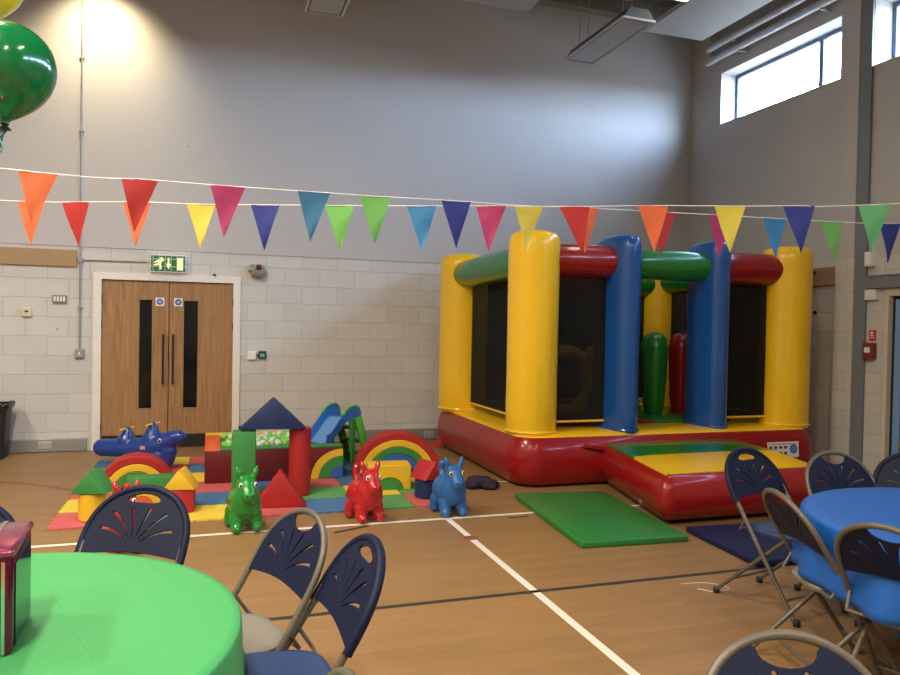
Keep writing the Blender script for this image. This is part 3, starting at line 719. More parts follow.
# quarter rainbow sewn on the right end of the front wall
qc = (px1 - .0, .0)
for r0, r1, m, nm in ((0, .12, fMB, 'blue'), (.12, .21, fG, 'green'), (.21, .275, fY, 'yellow')):
    bm = bmesh.new(); n = 16; inn = []; out = []
    for k in range(n + 1):
        a = PI / 2 + PI / 2 * k / n
        out.append((qc[0] + r1 * 1.15 * math.cos(a), qc[1] + .004 + r1 * 1.05 * math.sin(a)))
        if r0: inn.append((qc[0] + r0 * 1.15 * math.cos(a), qc[1] + .004 + r0 * 1.05 * math.sin(a)))
    prism(out + (inn[::-1] if r0 else [(qc[0], qc[1] + .004)]), py0 - .006, py0 + .004, bm=bm)
    o = obj('rainbow_patch', bm, m, bp, sm=False); tag(o, nm + ' rainbow band')
# balls
BW = mat('ball_white', (.60, .62, .56), .3, var=.02); BG = mat('ball_green', (.16, .52, .06), .3, var=.02)
bm = bmesh.new(); bmesh.ops.create_uvsphere(bm, u_segments=20, v_segments=12, radius=.036)
p0 = None; protos = {}
bx0, bx1, by0, by1 = .63 + px0 + pw, .63 + px1 - .05, 7.85 + py0 + pw, 7.85 + py1 - pw
me_ball = bpy.data.meshes.new('ball'); bm.to_mesh(me_ball); bm.free(); smooth(me_ball, None)
mew = me_ball; mew.materials.append(BW); meg = me_ball.copy(); meg.materials.clear(); meg.materials.append(BG)
d = .0735
for lay in range(2):
    j = 0; y = by0 + .038 + lay * .02
    while y < by1 - .037:
        x = bx0 + .038 + (d / 2 if (j + lay) % 2 else 0)
        while x < bx1 - .037:
            keep = (lay == 0) or random.random() < .62
            if keep and not (x > .92 and 7.48 < y < 8.12) and not (lay == 1 and x > 1.15):
                g = random.random() < .52
                o = bpy.data.objects.new('pit_ball', meg if g else mew); COL.objects.link(o)
                z = ZT + .225 + .0362 + lay * .062 + random.uniform(0, .003)
                o.location = (x, y, z)
                tag(o, ('lime green' if g else 'white') + ' plastic ball among the many in the red foam ball pit', 'ball', ('green' if g else 'white') + ' balls in the ball pit')
            x += d
        y += d * .87; j += 1

sl = thing('toddler_slide', 'small blue and green plastic slide leading into the ball pit', 'slide', (1.37, 7.93, ZT), math.radians(33))
SB = mat('slide_blue_plastic', (.035, .16, .50), .35); SBL = mat('slide_light_blue', (.12, .30, .62), .3); SG = mat('slide_green_plastic', (.03, .24, .03), .4); SGL = mat('slide_lime_and_lit_green', (.10, .46, .05), .4)
# chute profile along x: from the platform (x=+.12,z=.60) down to (x=-.46,z=.36)
path = crom([(.10, 0, .53), (-.03, 0, .53), (-.09, 0, .50), (-.20, 0, .39), (-.29, 0, .30), (-.34, 0, .285)], 5)
bm = bmesh.new(); prof = [(-.17, .10), (-.155, .10), (-.14, .0), (.14, .0), (.155, .10), (.17, .10), (.155, -.03), (-.155, -.03)]
loft(bm, [[(p.x, yy, p.z + zz) for yy, zz in prof] for p in path]); 
# blue side walls + paler sliding bed
ch = obj('chute', bm, SB, sl, 30)
bm = bmesh.new(); loft(bm, [[(p.x, -.125, p.z + .004), (p.x, .125, p.z + .004), (p.x, .125, p.z - .004), (p.x, -.125, p.z - .004)] for p in path[5:]]); o = obj('slide_bed', bm, SBL, ch, 30); tag(o, 'pale blue sliding bed')
for s in (-1, 1):
    arc = crom([(-.12, s * .165, .575), (-.06, s * .165, .635), (.02, s * .165, .66), (.10, s * .165, .645), (.14, s * .165, .57)], 5)
    bm = tube(arc, .014, 8); o = obj('hand_rail', bm, SGL, sl); tag(o, 'lime green top edge')
    pl = [(p.x, p.z) for p in arc] + [(.12, .51), (-.10, .50)]
    obj('side_panel', prism(pl, s * .165 - .012, s * .165 + .012), SB, sl, sm=False)
    pl = [(.05, .53), (.14, .55), (.33, .0), (.24, .0)]
    obj('ladder_rail', prism(pl, s * .165 - .018, s * .165 + .018, .005), SG if s > 0 else SGL, sl)  # near rail gets the lighter green: light on it is put into the colour
for k, (x, z) in enumerate(((.235, .11), (.195, .25), (.145, .39))): obj('step', box(x - .07, x + .06, -.148, .148, z, z + .035, .006), SG, sl)
for s in (-1, 1): obj('support_leg', prism([(-.02, .53), (.05, .53), (.05, .0), (.01, .0)], s * .165 - .016, s * .165 + .016, .004), SG, sl)
bm = bmesh.new(); bmesh.ops.create_uvsphere(bm, u_segments=24, v_segments=14, radius=.10, matrix=Matrix.Diagonal((1.2, 1, .75, 1)))
o = obj('play_ball', bm, mat('pink_rubber', (.55, .28, .45), .5)); o.location = (1.40, 8.72, ZT + .36); 
bpy.data.objects.remove(o)

# ------------------------------------------------------------------ foam blocks
def block(name, bm, m, label, cat='foam block', loc=(0, 0, 0), rz=0.0, ang=40):
    o = obj(name, bm, m, None, ang); o.location = loc; o.rotation_euler = (0, 0, rz); return tag(o, label, cat)
def tri(w, h): return [(-w / 2, 0), (w / 2, 0), (0, h)]
block('foam_column', box(-.10, .10, -.10, .10, 0, .595, .012), fG, 'tall green square foam column holding up the navy roof', 'foam block', (.30, 6.62, ZT), math.radians(-4))
block('foam_column', lathe([(.09, 0), (.098, .008), (.098, .60), (.09, .608)], 32), fR, 'tall red round foam column holding up the navy roof', 'foam block', (.79, 6.68, ZT))
block('foam_roof', prism(tri(.58, .275), -.09, .09, .014), fB, 'navy triangular foam roof bridging the two tall columns', 'foam block', (.548, 6.65, ZT + .609), math.radians(-4))
block('foam_triangle', prism(tri(.45, .31), -.08, .08, .014), fR, 'big red foam triangle standing on the mat in front of the ball pit', 'foam block', (.585, 6.30, ZT), math.radians(-6))
def arch(label, loc, rz, R, bands, depth, rin):
    t = thing('rainbow_arch', label, 'foam arch', loc, rz)
    w = (R - rin) / len(bands)
    for k, (m, nm) in enumerate(bands):
        r1 = R - k * w; r0 = r1 - w + .002; n = 28
        out = [(r1 * math.cos(PI * q / n), r1 * math.sin(PI * q / n)) for q in range(n + 1)]; inn = [(r0 * math.cos(PI * q / n), r0 * math.sin(PI * q / n)) for q in range(n + 1)]
        o = obj('arch_band', prism(out + inn[::-1], -depth / 2, depth / 2, .006, seg=1), m, t); tag(o, nm + ' arch')
RB = [(fR, 'red'), (fY, 'yellow'), (fG, 'green'), (fMB, 'blue')]
arch('large rainbow foam arch beside the green slide ladder', (1.845, 7.28, ZT), math.radians(-9), .455, RB + [(fB, 'navy')], .24, .10)
arch('smaller rainbow foam arch in front of the blue whale rocker', (-.615, 7.2, ZT), math.radians(2), .325, [(fR, 'red'), (fY, 'yellow'), (fG, 'green')], .26, .12)
yb = thing('foam_bridge_block', 'yellow foam block with a green arch set in it, before the large rainbow', 'foam block', (1.635, 6.78, ZT), math.radians(-6))
n = 20
pl = [(.20, 0), (.20, .23), (-.20, .23), (-.20, 0)] + [(-.13 * math.cos(PI * k / n) , .115 * math.sin(PI * k / n)) for k in range(n + 1)]
obj('block_body', prism(pl, -.13, .13, .006, seg=1), fY, yb)
o = obj('arch_insert', prism([(-.126 * math.cos(PI * k / n), .111 * math.sin(PI * k / n)) for k in range(n + 1)], -.128, .128), fG, yb); tag(o, 'green half round insert')
block('foam_cylinder', lathe([(.105, 0), (.115, .008), (.115, .165), (.107, .172)], 32), fB, 'navy foam cylinder beside the blue donkey hopper, under a red roof', 'foam block', (1.89, 6.32, ZT))
block('foam_roof', prism(tri(.25, .165), -.115, .115, .012), fR, 'small red foam roof on the navy cylinder', 'foam block', (1.89, 6.32, ZT + .173), math.radians(24))
block('foam_triangle', prism(tri(.36, .20), -.08, .08, .012), fB, 'navy foam triangle on the mat behind the red donkey hopper', 'foam block', (1.47, 7.02 - .05, ZT), math.radians(-18)) if False else None
block('foam_triangle', prism(tri(.30, .20), -.07, .07, .012), fB, 'navy foam triangle on the mat behind the red donkey hopper', 'foam block', (1.33, 6.52, ZT), math.radians(-10))
block('foam_cylinder', lathe([(.092, 0), (.10, .008), (.10, .205), (.092, .212)], 32), fY, 'yellow foam cylinder under a green roof at the front left of the mat', 'foam block', (-.845, 6.22, ZT))
block('foam_roof', prism(tri(.27, .175), -.11, .11, .012), fG, 'green foam roof on the yellow cylinder', 'foam block', (-.835, 6.22, ZT + .213), math.radians(-18))
block('foam_cube', box(-.10, .10, -.10, .10, 0, .185, .01), fR, 'red foam cube under a yellow roof near the front of the mat', 'foam block', (-.20, 6.34, ZT), math.radians(-3))
block('foam_roof', prism(tri(.25, .165), -.11, .11, .012), fY, 'yellow foam roof on the red cube', 'foam block', (-.20, 6.34, ZT + .186), math.radians(-12))
block('foam_beam', box(-.20, .20, -.08, .08, 0, .20, .012), fG, 'low green foam beam lying in front of the smaller rainbow arch', 'foam block', (-.46, 6.82, ZT), math.radians(3))
hb = thing('foam_half_disc', 'small yellow and orange foam half disc behind the front navy chair', 'foam block', (-.50, 6.42, ZT))
n = 18
obj('outer_band', prism([(.15 * math.cos(PI * k / n), .19 * math.sin(PI * k / n)) for k in range(n + 1)] + [(.10 * math.cos(PI * k / n), .13 * math.sin(PI * k / n)) for k in range(n, -1, -1)], -.06, .06), fY, hb)
obj('inner_half', prism([(.098 * math.cos(PI * k / n), .128 * math.sin(PI * k / n)) for k in range(n + 1)], -.058, .058), fO, hb)

# ------------------------------------------------------------------ donkey hoppers (faces local -Y)
caps = [((0, -.09, .195), .116, (0, .05, .195), .120),          # barrel
        ((0, -.11, .24), .105, (0, -.13, .31), .078),           # neck
        ((0, -.125, .355), .070, (0, -.145, .345), .070),       # skull
        ((0, -.165, .325), .060, (0, -.21, .285), .054),        # muzzle
        ((0, .13, .25), .036, (0, .165, .33), .026), ((0, .165, .33), .026, (0, .16, .385), .032)]   # tail handle
for s in (-1, 1):
    caps += [((s * .064, -.10, .12), .058, (s * .074, -.12, .045), .045), ((s * .075, -.13, .04), .041, (s * .076, -.152, .036), .038),
             ((s * .07, .06, .12), .060, (s * .088, .085, .045), .046), ((s * .09, .08, .04), .042, (s * .092, .065, .036), .038),
             ((s * .044, -.12, .40), .022, (s * .064, -.115, .445), .024), ((s * .064, -.115, .445), .024, (s * .074, -.11, .482), .012)]
me_d = blob(caps, .0085, 5)
def cut_floor(me):
    for v in me.vertices: v.co.z = max(v.co.z, .0)
cut_floor(me_d); smooth(me_d, None)
HOP = [('green_hopper_rubber', (.012, .23, .028), .22, 'green bouncy donkey hopper in front of the green foam column'),
       ('red_hopper_rubber', (.48, .014, .018), .22, 'red bouncy donkey hopper standing on the floor before the yellow arch block'),
       ('blue_hopper_rubber', (.022, .125, .37), .42, 'blue bouncy donkey hopper standing where the white floor lines meet'),
       ('red_hopper_rubber', (.48, .014, .018), .22, 'red bouncy donkey hopper behind the navy chair at the green table')]
EYE = mat('eye_white', (.8, .8, .75), .25); PUP = mat('eye_black', (.01, .01, .01), .2)
EYL = mat('eye_yellow', (.75, .62, .2), .3)
for (mn, cc, rg, lab), (x, y, rz) in zip(HOP, ((.262, 5.73, math.radians(7)), (1.195, 5.77, math.radians(12)), (1.91, 5.78, math.radians(3)), (-.525, 5.42, math.radians(4)))):
    me = me_d.copy(); t = thing('donkey_hopper', lab, 'bouncy animal toy', (x, y, 0.002), rz)
    link('body', me, t, mat(mn, cc, rg, coat=.3 if rg < .3 else 0, var=.03), None)
    for s in (-1, 1):
        bm = bmesh.new(); M = Matrix.Translation((s * .053, -.187, .362)) @ Matrix.Rotation(s * .75, 4, 'Z') @ Matrix.Diagonal((.75, .45, 1, 1))
        bmesh.ops.create_uvsphere(bm, u_segments=14, v_segments=10, radius=.021, matrix=M)
        e = obj('eye', bm, EYL if 'blue' in mn else EYE, t)
        bm = bmesh.new(); M = Matrix.Translation((s * .055, -.1965, .362)) @ Matrix.Rotation(s * .75, 4, 'Z') @ Matrix.Diagonal((.7, .4, 1, 1))
        bmesh.ops.create_uvsphere(bm, u_segments=12, v_segments=8, radius=.012, matrix=M); obj('pupil', bm, PUP, e)
        bm = bmesh.new(); bmesh.ops.create_uvsphere(bm, u_segments=8, v_segments=6, radius=.006, matrix=Matrix.Translation((s * .02, -.261, .295))); obj('nostril', bm, PUP, t)

# ------------------------------------------------------------------ whale rocker
wh = thing('whale_rocker', 'blue plastic whale see-saw rocker with two handles, by the oak doors', 'rocking toy', (-.69, 8.26, ZT), math.radians(-28))
caps = [((-.42, 0, .20), .092, (-.24, 0, .205), .095), ((-.24, 0, .205), .095, (0, 0, .215), .105), ((0, 0, .215), .105, (.20, 0, .245), .115), ((.20, 0, .245), .115, (.40, 0, .335), .085), ((.40, 0, .335), .085, (.46, 0, .35), .07),
        ((-.14, 0, .28), .095, (-.13, 0, .40), .036), ((.15, 0, .31), .10, (.165, 0, .46), .036),
        ((-.05, 0, .14), .10, (.24, 0, .14), .11), ((.22, 0, .14), .10, (.33, 0, .09), .06), ((.34, 0, .20), .085, (.35, 0, .10), .055),
        ((-.02, -.07, .07), .058, (.27, -.07, .06), .058), ((-.02, .07, .07), .058, (.27, .07, .06), .058)]
me = blob(caps, .011, 5)
zmin = min(v.co.z for v in me.vertices)
for v in me.vertices: v.co.z -= zmin
link('body', me, wh, mat('whale_blue_plastic', (.012, .045, .26), .3, coat=.3, var=.03), None)
for x, z in ((-.13, .41 - zmin), (.165, .47 - zmin)): o = obj('handle', tube([(x, -.12, z), (x, .12, z)], .012, 10), fY, wh); tag(o, 'yellow handle')
bm = bmesh.new(); bmesh.ops.create_uvsphere(bm, u_segments=16, v_segments=10, radius=.026, matrix=Matrix.Translation((.30, -.102, .315 - zmin)) @ Matrix.Diagonal((.8, .5, 1, 1))); e = obj('eye', bm, EYE, wh)
bm = bmesh.new(); bmesh.ops.create_uvsphere(bm, u_segments=12, v_segments=8, radius=.018, matrix=Matrix.Translation((.305, -.111, .315 - zmin)) @ Matrix.Diagonal((.8, .5, 1, 1))); obj('pupil', bm, PUP, e)
bm = bmesh.new(); bx(bm, .085, .145, -.119, -.10, .215 - zmin, .255 - zmin, 0, .006); o = obj('sticker', bm, mat('pink_sticker', (.6, .25, .28), .5), wh); tag(o, 'pink sticker')

# ------------------------------------------------------------------ chairs (face local +Y)
def hoop_pt(x, t):
    """point on the reclined back plane: t metres up the back above z=.585"""
    return (x, -.165 - t * .50, .62 + t * .866)
def arch_xt(n=28, hw=.222, h=.25):
    out = []
    for k in range(n + 1):
        a = PI * k / n
        out.append((hw * math.cos(a) * (1 if True else 1), h * (abs(math.sin(a)) ** .82)))
    return out
def make_chair(name, label, tube_kind, group):
    t = thing(name, label, 'chair', (0, 0, 0), 0, group)
    A = arch_xt()
    hoop = [hoop_pt(x, y) for x, y in A]
    r = .0125
    foot = [(.212, .235, .0), (.215, .20, .045)]
    right = [(.212, .245, 0), (.216, .10, .215), (.221, -.045, .435), (.222, -.147, .590)]
    left = [(-x, y, z) for x, y, z in right[::-1]]
    if tube_kind:
        o = obj('back_tube', tube(right + hoop + left, r, 10), TUBE, t)
    else:
        for L_ in (right + [hoop_pt(.222, .02)], left[::-1] + [hoop_pt(-.222, .02)]): obj('front_leg', tube(L_, r, 10), TUBE, t)
    # rear legs: U frame
    for s in (-1, 1):
        obj('rear_leg', tube([(s * .195, .15, .425), (s * .195, -.10, .20), (s * .195, -.285, .035), (s * .195, -.30, .0)], .0115, 10), TUBE, t)
        obj('seat_link', tube([(s * .216, -.085, .50), (s * .205, -.135, .424)], .007, 8), TUBE, t)
        bm = lathe([(.018, 0), (.019, .004), (.019, .03), (.016, .034)], 12)
        f = obj('foot_cap', bm, BLK, t); f.location = (s * .212, .245, 0)
        f = obj('foot_cap', bm2 if False else lathe([(.018, 0), (.019, .004), (.019, .03), (.016, .034)], 12), BLK, t); f.location = (s * .195, -.298, 0)
    obj('seat_bar', tube([(-.207, -.135, .424), (.207, -.135, .424)], .007, 8), TUBE, t)
    obj('stretcher', tube([(-.195, -.20, .115), (.195, -.20, .115)], .008, 8), TUBE, t)
    obj('stretcher', tube([(-.214, .17, .11), (.214, .17, .11)], .008, 8), TUBE, t)
    # seat: rounded plate with a turned down edge
    def seat_ring(o, z):
        out = []
        for k in range(36):
            a = 2 * PI * k / 36
            sx = math.copysign(abs(math.cos(a)) ** .55, math.cos(a)); sy = math.copysign(abs(math.sin(a)) ** .6, math.sin(a))
            out.append(((.186 + o - .02 * (sy < 0) * abs(sy)) * sx, .035 + (.186 + o) * sy, z + .012 * sy * (1 if sy > 0 else .3)))
        return out
    bm = loft(bmesh.new(), [seat_ring(-.02, .418), seat_ring(0, .420), seat_ring(.004, .436), seat_ring(-.004, .446), seat_ring(-.03, .448), seat_ring(-.08, .442), seat_ring(-.14, .439)])
    obj('seat', bm, SEATG if tube_kind else SEATB, t, 50)
    # fan shaped back panel with slots
    ins = .006 if tube_kind else -.012
    hw, h = .222 - ins, .25 - ins
    out = []
    hn = 30
    dip = tube_kind
    A2 = [(hw * math.cos(PI * k / hn), h * (abs(math.sin(PI * k / hn)) ** .82)) for k in range(hn + 1)]
    if dip:   # hand hole open between panel and tube: scoop the top of the panel
        A2 = [(x, y if abs(x) > .075 else min(y, .183 + .065 * (abs(x) / .075) ** 2)) for x, y in A2]
        A2 = [p for p in A2 if abs(p[0]) > .075] 
        i = next(k for k, p in enumerate(A2) if p[0] < 0)
        sc = [(.075 * math.cos(PI * q / 10), A2[i][1] - .012 - .042 * math.sin(PI * q / 10)) for q in range(11)]
        A2 = A2[:i] + sc + A2[i:]
    bot = [(-hw + (2 * hw) * k / 10, -.035 + .022 * math.sin(PI * k / 10)) for k in range(1, 10)]
    outline = A2 + [(-hw, -.035)] + bot + [(hw, -.035)]
    holes = []
    if not dip:
        n = 14
        holes.append([(.078 * math.cos(2 * PI * k / n) , (h - .043) + (.017 if math.sin(2 * PI * k / n) > 0 else .026) * math.sin(2 * PI * k / n) - .16 * abs(.078 * math.cos(2 * PI * k / n)) ) for k in range(n)])
    for ang, r0, r1 in ((-62, .045, .185), (-38, .05, .198), (-13, .055, .182), (13, .055, .182), (38, .05, .198), (62, .045, .185)):
        a = math.radians(ang); L1, L2 = [], []
        for k in range(9):
            u = k / 8; rr = r0 + (r1 - r0) * u; aa = a * (.66 + .34 * u)
            cxx, czz = rr * math.sin(aa), -.008 + rr * math.cos(aa)
            w = .0022 + .0062 * u ** 1.1
            nx, nz = math.cos(aa), -math.sin(aa)
            L1.append((cxx + nx * w, czz + nz * w)); L2.append((cxx - nx * w, czz - nz * w))
        holes.append(L1 + L2[::-1])
    me = fill2d(outline, holes, .007, .0015)
    # map plate onto the reclined plane with a slight dish
    for v in me.vertices:
        x, y, w = v.co; p = Vector(hoop_pt(x, y)); nrm = Vector((0, .866, .50)).normalized()
        v.co = p + nrm * (w + (.003 if tube_kind else .004))
    me.materials.clear(); link('back_panel', me, t, NAVY, 30)
    if not tube_kind:
        rim = [hoop_pt(x * 1.035, y * 1.03) for x, y in A]
        rim = [hoop_pt(A[0][0] * 1.035, -.045)] + rim + [hoop_pt(A[-1][0] * 1.035, -.045)]
        o = obj('back_rim', tube(rim, .016, 10), NAVY, t)
    return t
GN, GT = 'navy rimmed fan back chairs', 'grey tube hooped fan back chairs'
protoN = make_chair('folding_chair', 'navy fan back folding chair behind the green table, facing the camera', False, GN)
protoT = make_chair('folding_chair', 'navy and grey folding chair with a grey tube hoop at the right of the green table', True, GT)
usedN = usedT = False
def chair(mx, my, fx, fy, kindT, label):
    global usedN, usedT
    l = math.hypot(fx, fy); fx /= l; fy /= l
    loc = (mx + fx * .17, my + fy * .17, 0); rz = facing(fx, fy)
    if kindT:
        if usedT: return dup(protoT, loc, rz, label)
        usedT = True; p = protoT
    else:
        if usedN: return dup(protoN, loc, rz, label)
        usedN = True; p = protoN
    p.location = loc; p.rotation_euler = (0, 0, rz); p['label'] = label; return p
chair(-.295, 3.268, -.46, -.888, False, 'navy fan back folding chair behind the green table, facing the camera')
chair(.267, 2.79, -.925, -.379, True, 'grey hooped folding chair with grey seat at the far right edge of the green table')
chair(.410, 2.375, -.997, -.078, False, 'navy folding chair with blue seat right of the green table, its back turned edge on')
chair(.165, 1.462, -.99, .10, True, 'grey hooped chair at the bottom edge whose rounded top just shows beside the green table')
chair(-.93, 3.22, .25, -.97, False, 'navy chair at the left edge beyond the pink foil box')
chair(3.113, 3.536, .196, -.98, False, 'navy folding chair in front of the red step, left of the blue table')
chair(2.575, 2.66, .962, -.271, True, 'grey hooped chair at the left of the blue table, its back to the camera')
chair(3.583, 3.37, -.159, -.987, True, 'hooped navy chair behind the blue table beside the castle corner')
chair(3.97, 3.20, -.62, -.78, False, 'navy fan back chair behind the blue table at the right edge')
chair(2.545, 2.13, .95, .31, True, 'grey hooped chair at the near side of the blue table at the right edge')
chair(1.285, 1.30, -.35, -.94, True, 'lone hooped navy chair at the bottom edge in front of the blue table')

# ------------------------------------------------------------------ tables and cloths
def round_table(cx, cy, r, h, label, clabel, cmat, drop, rz, seed):
    t = thing('round_table', label, 'table', (cx, cy, 0), rz)
    obj('tabletop', lathe([(r - .012, h - .034), (r - .006, h - .03), (r - .006, h - .006), (r - .012, h - .003)], 64), mat('table_laminate', (.45, .36, .26), .5), t)
    for sx in (-1, 1):
        for sy in (-1, 1): obj('leg', tube(crom([(sx * .30, sy * .22, h - .036), (sx * .36, sy * .27, .35), (sx * .38, sy * .30, .0)], 5), .014, 10), DST, t)
        obj('leg_brace', tube([(sx * .36, -.27, .34), (sx * .36, .27, .34)], .010, 8), DST, t)
    rnd = random.Random(seed); n = 192
    ph = [rnd.uniform(0, 6.28) for _ in range(6)]
    def wv(a): return .5 * math.sin(9 * a + ph[0]) + .35 * math.sin(14 * a + ph[1] + .6 * math.sin(2 * a)) + .3 * math.sin(21 * a + ph[2])
    rings = [ring(0, 0, h + .003, r * q, n=n) for q in (.02, .3, .6, .85, .97)] + [ring(0, 0, h + .001, r + .001, n=n), ring(0, 0, h - .008, r + .006, n=n)]
    K = 8
    for k in range(1, K + 1):
        u = k / K; amp = .040 * u ** 1.1; base = r + .008 + .012 * u
        rr = []
        for q in range(n):
            a = 2 * PI * q / n; d_ = base + amp * (wv(a) + .35); rr.append((d_ * math.cos(a), d_ * math.sin(a), h - .008 - drop * u * (1 + .05 * math.sin(3 * a + ph[3]) + .03 * math.sin(7 * a + ph[4]))))
        rings.append(rr)
    bm = loft(bmesh.new(), rings, True, False)
    o = obj('tablecloth', bm, cmat, None, 60); o.location = (cx, cy, 0); o.rotation_euler = (0, 0, rz)
    so = o.modifiers.new('thickness', 'SOLIDIFY'); so.thickness = .0012; so.offset = 1
    tag(o, clabel, 'tablecloth'); return t
def cloth_mat(name, c, crease):
    m = bpy.data.materials.new(name); m.use_nodes = True; nt = m.node_tree; N = nt.nodes; L = nt.links; b = N['Principled BSDF']
    b.inputs['Base Color'].default_value = (*c, 1); b.inputs['Roughness'].default_value = .42; b.inputs['Specular IOR Level'].default_value = .4
    tc = N.new('ShaderNodeTexCoord')
    br = N.new('ShaderNodeTexBrick'); br.offset = 0; br.inputs['Scale'].default_value = 1; br.inputs['Brick Width'].default_value = .33; br.inputs['Row Height'].default_value = .33; br.inputs['Mortar Size'].default_value = .006; br.inputs['Mortar Smooth'].default_value = 1
    no = N.new('ShaderNodeTexNoise'); no.inputs['Scale'].default_value = 3.0; no.inputs['Detail'].default_value = 3
    va = N.new('ShaderNodeVectorMath'); va.operation = 'MULTIPLY_ADD'; va.inputs[1].default_value = (.06, .06, .06)
    L.new(tc.outputs['Object'], no.inputs['Vector']); L.new(no.outputs['Color'], va.inputs[0]); L.new(tc.outputs['Object'], va.inputs[2]); L.new(va.outputs[0], br.inputs['Vector'])
    ad = N.new('ShaderNodeMath'); ad.operation = 'MULTIPLY_ADD'; ad.inputs[1].default_value = 1.2
    L.new(no.outputs['Fac'], ad.inputs[0]); L.new(br.outputs['Fac'], ad.inputs[2])
    bp = N.new('ShaderNodeBump'); bp.inputs['Strength'].default_value = crease; bp.inputs['Distance'].default_value = .01; L.new(ad.outputs[0], bp.inputs['Height']); L.new(bp.outputs[0], b.inputs['Normal'])
    return m
round_table(-.665, 2.203, .757, .717, 'round table under the green plastic cloth at the front left', 'green plastic tablecloth draped over the front left table', cloth_mat('green_cloth', (.060, .335, .10), .11), .25, .35, 3)
round_table(3.33, 2.34, .757, .717, 'round table under the blue plastic cloth at the right', 'blue plastic tablecloth draped over the right hand table', cloth_mat('blue_cloth', (.010, .10, .40), .11), .27, .8, 5)

# foil balloon weight box on the green table
gb = thing('foil_gift_box', 'shiny pink and maroon foil box on the green tablecloth', 'gift box', (-.607, 2.195, .7215), math.radians(3))
FOIL = mat('maroon_foil', (.27, .035, .10), .20, metal=.9, bump=.05, bscale=20); SILV = mat('silver_edge', (.75, .73, .72), .15, metal=1.0)
w, hgt = .14, .258
obj('box_body', box(-w, w, -w, w, 0, hgt, .012, 3), FOIL, gb)
o = obj('lid', box(-w - .006, w + .006, -w - .006, w + .006, hgt - .012, hgt + .012, .012, 3), mat('pink_foil', (.50, .09, .20), .16, metal=.9, bump=.05, bscale=20), gb); tag(o, 'pink foil lid')
for x in (-.055, .07): o = obj('lid_stripe', box(x, x + .012, -w - .004, w + .004, hgt + .0115, hgt + .0135), SILV, gb, sm=False)
obj('lid_stripe', box(-.03, .03, -w - .004, w + .004, hgt + .0115, hgt + .013), mat('orange_foil', (.70, .26, .12), .2, metal=.9), gb, sm=False)
o = obj('corner_strip', box(w - .024, w - .016, -w - .003, -w + .001, .006, hgt - .02), SILV, gb, sm=False); tag(o, 'silver corner strip')
o = obj('side_panel', box(w - .001, w + .003, -w + .03, w - .03, .015, hgt - .035), mat('black_foil', (.03, .03, .03), .1, metal=.9), gb, sm=False); tag(o, 'black mirror side panel')

# balloons
def balloon(label, loc, r, m, tail):
    t = thing('balloon', label, 'balloon', loc)
    pr = [(.012, -1.16 * r), (.10 * r, -1.10 * r), (.34 * r, -.95 * r), (.62 * r, -.74 * r), (.85 * r, -.46 * r), (.97 * r, -.16 * r), (r, .08 * r), (.97 * r, .32 * r), (.88 * r, .55 * r), (.70 * r, .77 * r), (.45 * r, .93 * r), (.2 * r, 1.0 * r), (.02 * r, 1.02 * r)]
    P = crom([(a, 0, b) for a, b in pr], 3)
    obj('skin', lathe([(p.x, p.z) for p in P], 40), m, t, None)
    obj('knot', lathe([(.018, -1.28 * r), (.014, -1.25 * r), (.007, -1.2 * r), (.012, -1.16 * r)], 14), m if not tail else mat('dark_knot', (.01, .02, .015), .5), t)
    if tail:
        for k, (ph, am, ln) in enumerate(((0, .012, .20), (1.6, .016, .24))):
            pts = [(am * math.cos(ph + i * .55) * (.4 + i / 40) - .004 * k - .0012 * i, am * math.sin(ph + i * .55) * (.4 + i / 40), -1.26 * r - ln * i / 40) for i in range(41)]
            o = obj('ribbon', tube(pts, .0035, 6, flat=.3), mat('pale_mint_ribbon', (.32, .58, .50), .3) if k else mat('green_ribbon', (.02, .22, .12), .3), t)
        lp = Vector(loc); dst = Vector(tail) - lp
        pts = crom([(0, 0, -1.27 * r), (-.022, .0, -1.27 * r - .10), (-.06, -.01, -1.27 * r - .30), tuple(dst)], 8)
        obj('ribbon', tube(pts, .0028, 6, flat=.4), mat('green_ribbon', (.02, .22, .12), .3), t)
    return t
balloon('glossy green balloon at the upper left, tied with curly ribbon', (-.566, 2.407, 2.276), .132, mat('green_balloon_latex', (.006, .16, .042), .16, coat=.5, var=.03), (-.64, 2.19, .995))
balloon('yellow balloon cut off by the top left corner', (-.678, 2.56, 2.60), .134, mat('yellow_balloon_latex', (.80, .62, .03), .16, coat=.5, var=.03), (-.69, 2.20, .995))

# ------------------------------------------------------------------ bunting
PC = {'orange': (.90, .24, .085), 'red': (.62, .05, .045), 'magenta': (.62, .07, .22), 'teal': (.075, .28, .46), 'green': (.28, .66, .17), 'navy': (.05, .07, .36), 'yellow': (.88, .76, .12), 'sky': (.08, .36, .68), 'lime': (.28, .68, .18), 'mint': (.20, .60, .26)}
def pen_mat(c):
    m = mat('pennant_' + c, PC[c], .55, var=.03)
    if not m.get('t'):
        nt = m.node_tree; b = nt.nodes['Principled BSDF']; out = nt.nodes['Material Output']
        tr = nt.nodes.new('ShaderNodeBsdfTranslucent'); mx = nt.nodes.new('ShaderNodeMixShader'); mx.inputs[0].default_value = .4
        src = b.inputs['Base Color'].links[0].from_socket; nt.links.new(src, tr.inputs['Color'])
        nt.links.new(b.outputs[0], mx.inputs[1]); nt.links.new(tr.outputs[0], mx.inputs[2]); nt.links.new(mx.outputs[0], out.inputs['Surface']); m['t'] = 1
    return m
CORD = mat('white_cord', (.85, .83, .78), .6)
